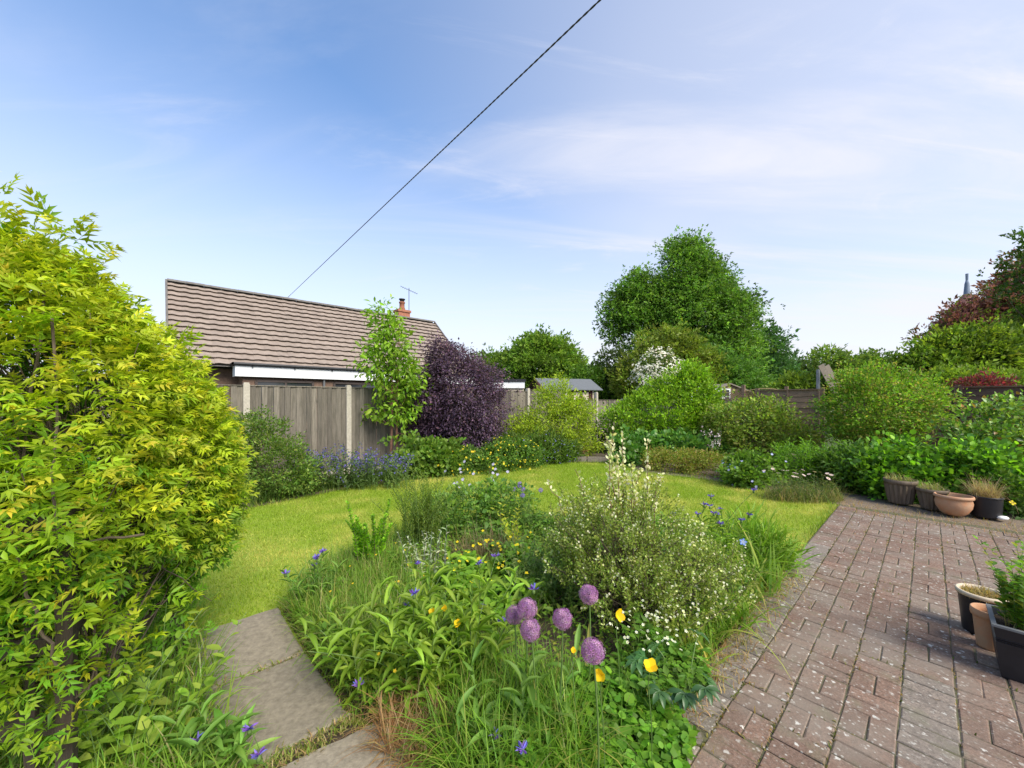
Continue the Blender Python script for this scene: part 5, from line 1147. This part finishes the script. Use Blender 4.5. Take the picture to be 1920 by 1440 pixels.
carpet('buttercup_patch', 'patch of yellow buttercups in the middle of the bed left of the alliums', px_poly([(820, 1130), (860, 1070), (1000, 1065), (1030, 1150), (920, 1200)]), 2100, [LEAF4, ROUND], .060, .045, .30, [(.15, .28, .03), (.19, .33, .035), (.12, .24, .03)], 511, fl=(46, STAR5, .030, [(.85, .66, .02)], (.75, .5, .02)))
carpet('stachys_carpet', 'mixed green leaves filling the back of the bed below the pale shrub', px_poly([(860, 1040), (1000, 990), (1250, 1000), (1400, 1050), (1440, 1100), (1300, 1200), (1100, 1160)]), 5200, [LEAF4, LANCE[1]], .065, .036, .34, [(.10, .20, .035), (.13, .25, .04), (.085, .16, .035)], 512)
carpet('small_white_flowers', 'leafy plant with tiny white flowers in front of the pale shrub', px_poly([(1130, 1290), (1230, 1235), (1310, 1250), (1330, 1330), (1230, 1370), (1150, 1350)]), 1700, LEAF4, .040, .026, .33, [(.09, .19, .03), (.12, .24, .035)], 513, fl=(75, STAR5, .018, [(.80, .80, .66)], (.6, .6, .2)))
carpet('mixed_weeds', 'low leafy weeds along the left flank of the bed', px_poly([(545, 1160), (620, 1090), (760, 1060), (850, 1110), (840, 1260), (720, 1360), (640, 1300)]), 3000, [LEAF4, LANCE[0]], .055, .028, .22, [(.12, .23, .03), (.16, .28, .04), (.10, .19, .03)], 514, fl=(26, STAR5, .020, [(.85, .55, .03)], None))
carpet('mixed_carpet', 'low mixed foliage and seedlings covering the soil of the flower bed', BED, 9000, [LEAF4, LANCE[0], ROUND], .042, .020, .20, [(.13, .25, .035), (.17, .30, .04), (.11, .20, .035), (.24, .28, .07)], 515)
# white-flowering twiggy shrub
def pale_shrub():
    r = np.random.default_rng(520); Z = 2.85; b = (X(1185, Z), Z); th = thing('white_flowered_shrub', 'twiggy shrub smothered in tiny cream flowers in the middle of the bed', 'shrub', (*b, 0))
    lobes = [lob(1120, 980, 98, 78, 2.9, .38), lob(1200, 1030, 125, 98, 2.75, .45), lob(1305, 1060, 84, 78, 2.75, .36), lob(1065, 1045, 50, 60, 2.85, .3), lob(1350, 1075, 48, 52, 2.8, .28), lob(1180, 1100, 105, 80, 2.55, .34), lob(1090, 1010, 55, 90, 2.9, .3), lob(1250, 1120, 90, 60, 2.5, .30), lob(1210, 950, 55, 45, 2.9, .25)]
    n_cl = 900; mb = MB(); Pc, Nc = crown_points(r, lobes, n_cl, .15, .12, .35)
    k = np.repeat(np.arange(n_cl), 26); n = len(k); up = n3(Nc*.5+np.array((0, 0, .9))+r.normal(0, .3, (n_cl, 3))); t = r.uniform(-1, 1, n)*.075
    P = Pc[k]+up[k]*t[:, None]+r.normal(0, .011, (n, 3)); D = n3(up[k]*.6+r.normal(0, .6, (n, 3))); mb.inst(LEAF2, P, D, rdir(r, n)+np.array((0, 0, .6)), .024, .011, vary(r, [(.17, .24, .05), (.21, .29, .06), (.27, .32, .09)], n, .16)); mb.build('leaves', LEAF, th)
    fb = MB(); sel = r.random(n_cl) < .45+.30*(Pc[:, 2] > .75); idx = np.where(sel)[0]; k = np.repeat(idx, 7); n = len(k); P = Pc[k]+up[k]*r.uniform(-.02, .095, n)[:, None]+r.normal(0, .012, (n, 3)); N_ = n3(r.normal(0, .8, (n, 3))+up[k]*.6)
    fb.inst(STAR5, P, np.cross(N_, rdir(r, n)), N_, .0160, .0160, vary(r, [(.72, .70, .46), (.66, .66, .48), (.60, .62, .34)], n, .1)); fb.build('flowers', PETAL, th, kind='stuff')
    sb = MB(); branches(sb, r, (*b, 0), Pc[r.choice(n_cl, 260, replace=False)], .007, .0014, 7, 4, .3, spread=.10)
    sb.tubes(np.stack((Pc-up*.09, Pc, Pc+up*.08), 1), np.full((n_cl, 3), .0012), 3); sb.build('stems', TWIG, th)
    # a few tall pale flowering wands above the rest
    for px, py, Zt in ((1150, 800, 2.9), (1135, 815, 2.95), (1168, 812, 2.95), (1214, 826, 2.95), (1185, 868, 2.9), (1240, 892, 2.85), (1155, 850, 2.9), (1200, 880, 2.9), (1028, 905, 2.95), (1078, 880, 3.0)):
        wb, ws = MB(), MB(); tip = np.array((X(px, Zt), Zt, HZ(py, Zt))); P = branches(ws, r, (b[0]+(tip[0]-b[0])*.55, Zt-.02, .5), tip[None], .005, .0018, 8, 4, .1, spread=.01)[0]
        m = 60 if py < 885 and px > 1100 else 22; t = r.uniform(.5, 1, m); q = np.stack([np.interp(t, np.linspace(0, 1, 8), P[:, i]) for i in range(3)], 1); N_ = rdir(r, m)
        wb.inst(ROUND, q+r.normal(0, .008, (m, 3)), n3(r.normal(0, .6, (m, 3))+np.array((0, 0, .7))), N_, .030, .018, vary(r, [(.58, .58, .34), (.45, .50, .22), (.66, .63, .42)], m, .12))
        wo = ws.build('wand', BARKR, th); wb.build('blossom', PETAL, wo)
pale_shrub()
# silvery, feathery and bushy plants across the back of the bed
b = G(690, 1085); th, tip, td, r = herb('box_sapling', 'small upright bush of bright round leaves at the back left of the bed', 'bush', b, (.13, .08), 14, .58, .40, 95, .042, .032, [(.14, .27, .02), (.18, .32, .025), (.11, .22, .02)], 530, leaf=ROUND, t0=.30, rise=.8, sr=.005, stemmat=TWIG)
b = G(785, 1035); th, tip, td, r = herb('feathery_plant', 'feathery olive-green plant with fine leaves behind the bright little bush', 'plant', b, (.19, .14), 60, .70, .5, 60, .055, .008, [(.13, .19, .04), (.16, .22, .05), (.11, .15, .04)], 531, leaf=LEAF2, t0=.2, rise=.9)
th, tip, td, r = herb('feathery_spire', 'tall thin feathery shoot rising from the olive-green plant', 'plant', (X(797, 4.2), 4.2), .05, 5, .86, .12, 80, .05, .010, [(.14, .21, .04), (.18, .25, .05)], 532, leaf=LEAF2, t0=.3, rise=.8)
b = (X(900, 4.75), 4.75); shrub('lilac_geranium', 'blue-green cut-leaved mound with pale lilac flowers at the back of the bed', 'flowers', b, [(b[0]-.1, b[1], .24, .45, .3, .28), (b[0]+.3, b[1]+.1, .26, .32, .28, .32), (b[0]-.4, b[1]-.1, .2, .25, .25, .22)], 260, 20, .10, [LEAF4, LEAF2], .050, .034, [(.055, .12, .06), (.075, .155, .075), (.10, .19, .06)], 533, stems=12, r0=.004)
th, tip, td, r = herb('lilac_flower_stems', 'pale lilac flowers on thin stems above the blue-green mound', 'flowers', (X(880, 4.9), 4.9), (.42, .12), 24, .62, .2, 2, .04, .01, [(.09, .16, .05)], 534, sr=.0016)
for i, p in enumerate(tip): flower(th, 'flower', p, (r.normal(0, .4), -.7, .6), STAR5, .046, (.48, .44, .68), (.62, .55, .7), i)
th, tip, td, r = herb('arching_twig', 'thin arching leafy twig reaching up over the lawn behind the lilac flowers', 'plant', (X(905, 4.55), 4.55), .03, 2, .80, .85, 40, .024, .012, [(.11, .17, .04)], 535, leaf=LEAF2, az=np.array((.35, 1.4)), hv=.05, sr=.003, stemmat=TWIG)
b = (X(985, 4.55), 4.55); th, tip, td, r = herb('chives', 'group of violet pompom flowers on slim stems at the back of the bed', 'flowers', b, (.13, .08), 26, .50, .2, 3, .16, .006, [(.08, .15, .05)], 536, leaf=BLADES, sr=.002, hv=.12)
for i in np.argsort(-tip[:, 2])[:6]:
    fb = MB(); q = rdir(r, 46); fb.inst(STAR6, tip[i]+q*.022, np.cross(q, rdir(r, 46)), q, .024, .024, vary(r, [(.22, .17, .50), (.30, .20, .55)], 46)); fb.build('flower_head', PETAL, th)
b = (X(962, 3.95), 3.95); th, tip, td, r = herb('golden_spurge', 'yellow-leaved upright shoots between the lilac mound and the pale shrub', 'plant', b, (.10, .10), 9, .46, .3, 16, .065, .032, [(.38, .42, .03), (.30, .38, .03), (.46, .46, .05)], 537, leaf=[LEAF4, ROUND], t0=.3)
b = (X(800, 3.4), 3.4); th, tip, td, r = herb('silver_campion', 'silvery white felted plant left of the buttercups', 'plant', b, (.20, .12), 16, .42, .3, 13, .060, .020, [(.42, .46, .40), (.52, .55, .50), (.34, .40, .32)], 538, leaf=LANCE, stemmat=GREYP)
b = (X(915, 3.85), 3.85); r = np.random.default_rng(539); th = thing('dry_stalks', 'tuft of dry brown stalks behind the buttercups', 'plant', (*b, 0)); mb = MB(); blades_at(mb, r, disc(r, b, (.34, .2), 900), .32, .0035, [(.24, .17, .09), (.17, .13, .08), (.34, .27, .15)], .4); mb.build('stalks', LEAF, th, kind='stuff')
b = (X(1020, 3.0), 3.0); th, tip, td, r = herb('variegated_perennial', 'grey-green narrow-leaved perennial on the left side of the pale shrub', 'plant', b, (.24, .2), 60, .46, .5, 22, .055, .018, [(.13, .20, .07), (.20, .25, .11), (.10, .17, .04)], 540, leaf=[LANCE[0], LEAF4])
# mountain cornflowers
def cornflower(P, th, seed, size=.055):
    r = np.random.default_rng(seed); fb = MB(); n = 13; q = n3(np.c_[r.normal(0, 1, (n, 2)), np.full(n, .55)])
    fb.inst(LANCE[0], np.tile(P, (n, 1)), q, rdir(r, n), size*.62, size*.17, vary(r, [(.13, .12, .50), (.20, .14, .50), (.16, .07, .34)], n)); fb.build('flower', PETAL, th)
    MB().lathe([(0, -.028), (.008, -.024), (.010, -.012), (.006, .0), (0, .002)], P, 8).build('bud', STEMG, th, True)
def centaurea(label, b, rad, n, h, seed, flowers=3, L=.17, W=.034, lean=.65, cols=None, drops=()):
    th, tip, td, r = herb('mountain_cornflower', label, 'flowers', b, rad, n, h, lean, 13, L, W, cols or [(.13, .25, .055), (.17, .30, .075), (.11, .21, .045)], seed, group='mountain cornflowers', rise=.55, hv=.22, taper=.3)
    for i in np.argsort(-tip[:, 2])[:flowers]: cornflower(tip[i]+np.array((0, 0, .01)), th, int(i)+seed)
    for k, P in enumerate(drops):
        P = np.array(P); MB().tubes(np.array([(P[0]*.98, P[1]+.06, .02), (P[0]*.99, P[1]+.03, P[2]*.6), P]), np.full(3, .002), 4).build('flower_stem', STEMG, th); cornflower(P, th, seed+90+k)
    return th
def PT(px, py, Z): return (X(px, Z), Z, HZ(py, Z))
centaurea('lush clump of long grey-green leaves with blue cornflowers in the front centre of the bed', (X(810, 2.22), 2.22), (.34, .24), 46, .50, 550, 5, drops=[PT(763, 1135, 2.6), PT(742, 1165, 2.4), PT(905, 1140, 2.5), PT(940, 1165, 2.3), PT(985, 1135, 2.5)])
centaurea('smaller cornflower clump leaning over the concrete path', (X(700, 2.12), 2.12), (.16, .14), 17, .40, 551, 0, drops=[PT(672, 1283, 1.95)])
centaurea('cornflowers with dark heads at the back right of the bed near the patio edge', (X(1340, 3.35), 3.35), (.30, .22), 46, .56, 552, 12, .13, .02, .4)
centaurea('cornflowers with dark buds at the far left tip of the bed', (X(600, 2.95), 2.95), (.16, .10), 12, .36, 553, 5, .11, .02, .4)
centaurea('cornflower stems at the front of the bed among the long grass', (X(965, 1.72), 1.72), (.16, .08), 8, .30, 554, 0, drops=[PT(980, 1405, 1.55), PT(928, 1380, 1.66)])
centaurea('cornflowers beside the left side of the path at the bottom of the picture', (X(395, 1.66), 1.66), (.13, .06), 8, .22, 555, 0, drops=[PT(368, 1388, 1.62), PT(485, 1417, 1.58), PT(468, 1365, 1.66)])
th = thing('blue_pinwheel_flower', 'single bright blue open flower at the back right of the bed', 'flower', (X(1393, 3.0), 3.0, 0)); P = PT(1393, 1016, 3.0); MB().tubes(np.array([(P[0], P[1], 0), (P[0]+.02, P[1], P[2]*.5), P]), np.full(3, .0025), 4).build('stem', STEMG, th); flower(th, 'flower', P, (-.2, -.9, .3), STAR5, .06, (.10, .22, .75), (.6, .65, .8))
# ornamental onions
def alliums():
    r = np.random.default_rng(560); n = 135; q = np.array([(math.sqrt(1-z*z)*math.cos(i*2.39996), math.sqrt(1-z*z)*math.sin(i*2.39996), z) for i, z in enumerate(np.linspace(.985, -.985, 135))]); q = n3(q+r.normal(0, .05, q.shape)); mb = MB()
    C = np.stack((vary(r, [(.50, .22, .55), (.60, .32, .62), (.40, .15, .46)], n, .18), vary(r, [(.20, .10, .18), (.30, .22, .16)], n, .1)), 1)
    mb.inst(STAR6, q*.040*r.uniform(.82, 1.08, (n, 1)), np.cross(q, rdir(r, n)), n3(q+r.normal(0, .18, (n, 3))), .0250, .0250, C); me = mb.mesh('flower_head', PETAL)
    pb = MB(); pb.tubes(np.stack((q*.006, q*.040), 1), np.tile((.0008, .0006), (n, 1)), 3); pme = pb.mesh('pedicels', plain('allium_pedicel', (.30, .16, .26), .7, .2, 20))
    lab = ['purple allium globe, topmost of the cluster of three', 'purple allium globe, leftmost of the cluster of three and half hidden', 'purple allium globe, lowest of the cluster of three', 'purple allium globe just right of the cluster of three', 'purple allium globe set against the pale twiggy shrub', 'purple allium globe nearest the camera beside the yellow poppies']
    for k, (px, py, Z, s) in enumerate(((988, 1141, 1.88, 1.12), (964, 1153, 1.96, 1.05), (994, 1181, 1.80, 1.10), (1054, 1160, 1.76, 1.04), (1104, 1114, 1.98, 1.10), (1111, 1221, 1.50, 1.06))):
        P = np.array(PT(px, py, Z)); th = thing('allium', lab[k], 'flower', (P[0]+.03, P[1]+.03, 0), 'purple alliums in the bed')
        t = np.linspace(0, 1, 6)[:, None]; B = np.array((P[0]+.03*(k % 3-1), P[1]+.04, 0)); S = B*(1-t)+P*t+np.c_[np.sin(t*3)*.012, t*0, t*0]; MB().tubes(S, np.full(6, .0042), 6).build('stem', STEMG, th, True)
        a = place('flower_head', me, th, P, r.uniform(0, 6), scale=s); c = bpy.data.objects.new('pedicels', pme); COL.objects.link(c); c.parent = a
        lb = MB(); blades_at(lb, r, np.tile(B, (5, 1))+r.normal(0, .01, (5, 3))*np.array((1, 1, 0)), .34, .028, [(.13, .22, .06), (.24, .25, .08)], .9, temps=STRAP); lb.build('leaves', LEAF, th)
alliums()
# welsh poppies
def poppies():
    r = np.random.default_rng(570)
    def petal_flower(th, P, N_, s):
        N_ = n3(np.array(N_, float)); a = n3(np.cross(N_, (0.3, .2, 1))); b = np.cross(N_, a); mb = MB()
        for i in range(4):
            t = i*math.pi/2+r.normal(0, .15); d = a*math.cos(t)+b*math.sin(t); mb.inst(ROUND, np.array([P]), n3(d+N_*r.uniform(.7, 1.3))[None], n3(N_-d*.5)[None], s*.66, s*.62, vary(r, [(.74, .52, .012), (.70, .44, .01)], 1, .05))
        mb.build('flower', PETAL, th)
    for lab, px, py, Z, N_, s in (('yellow poppy beside the allium in front of the pale shrub', 1158, 1153, 1.95, (.5, -.8, .3), .060), ('open yellow poppy, rightmost of the front poppies', 1219, 1251, 1.62, (-.1, -.5, .9), .056), ('nodding yellow poppy just below the nearest allium', 1129, 1266, 1.56, (-.6, -.5, .4), .050),
                                  ('yellow poppy, upper of the three left of the alliums', 832, 1143, 2.25, (.2, -.5, .8), .044), ('yellow poppy, leftmost of the three left of the alliums', 811, 1149, 2.22, (-.2, -.5, .8), .042), ('yellow poppy, lowest of the three left of the alliums', 858, 1170, 2.12, (0, -.6, .7), .042), ('small orange-yellow bud below the cluster of alliums', 1075, 1220, 1.72, (0, -.5, .5), .026)):
        P = np.array(PT(px, py, Z)); th = thing('welsh_poppy', lab, 'flower', (P[0], P[1]+.03, 0), 'yellow poppies'); MB().tubes(np.array([(P[0]+.02, P[1]+.03, 0), (P[0]+.012, P[1]+.015, P[2]*.5), (P[0]-.004, P[1]+.01, P[2]*.85), P]), np.full(4, .0022), 5).build('stem', STEMG, th); petal_flower(th, P, N_, s)
poppies()
# hellebore with hand-shaped leaves, one by one
def hellebore():
    r = np.random.default_rng(580); b = G(1285, 1335); th = thing('hellebore', 'dark green hellebore with hand-shaped leaves at the patio edge', 'plant', (*b, 0)); ps = []
    for a in (-1.5, -.75, 0, .75, 1.5): ps.append((LANCE[1], (0, .3, 0), (math.sin(a), math.cos(a), -.05), (0, 0, 1), .72, .30, .4))
    tv, tf, tt = merge(ps)
    for i in range(17):
        a = r.uniform(0, 6.28); rad = r.uniform(.08, .27); P = np.array((b[0]+math.cos(a)*rad, b[1]+math.sin(a)*rad, r.uniform(.14, .34))); mb = MB(); d = np.array([[math.cos(a), math.sin(a), -.2]])
        mb.inst((tv, tf, tt), P[None], d, np.array([[math.cos(a)*.3, math.sin(a)*.3-.2, 1.]]), .105, .105, vary(r, [(.04, .10, .04), (.055, .13, .05)], 1, .12)); lf = mb.build('leaf', LEAFG, th)
        t = np.linspace(0, 1, 5)[:, None]; MB().tubes(np.array((*b, 0))*(1-t)+(P+d[0]*.045)*t+np.c_[t*0, t*0, np.sin(t*3.1)*.05], np.full(5, .003), 5).build('stalk', STEMG, lf)
hellebore()
# strap-leaved lilies leaning over the patio edge
for k, (lab, u, v, n, L) in enumerate((('strap-leaved clump spilling over the patio edge beside the pale shrub', 3.05, 1.03, 70, .40), ('strap-leaved clump at the patio edge near the lawn corner', 3.75, 1.02, 80, .38), ('yellowing strap-leaved clump at the patio edge in front of the pale shrub', 2.45, 1.05, 46, .32))):
    r = np.random.default_rng(590+k); b = UV(u, v); th = thing('day_lily', lab, 'plant', b, 'strap-leaved clumps along the patio edge'); mb = MB(); blades_at(mb, r, disc(r, b, (.20, .20), n), L, .017, [(.13, .26, .03), (.17, .30, .04), (.10, .20, .03)]+([(.40, .38, .06)]*2 if k == 2 else []), .65, temps=STRAP, tipcols=[(.18, .28, .04), (.30, .30, .07)]); mb.build('leaves', LEAF, th)
# box-like green tufts by the patio corner of the bed
b = UV(4.3, 1.2); shrub('corner_grass_tuft', 'bright tuft of wide grass at the lawn corner of the bed', 'grass', b[:2], [(b[0], b[1], .12, .35, .25, .20)], 90, 20, .10, BLADES, .16, .010, [(.14, .26, .03), (.18, .30, .04)], 595, stems=0, up=.9)
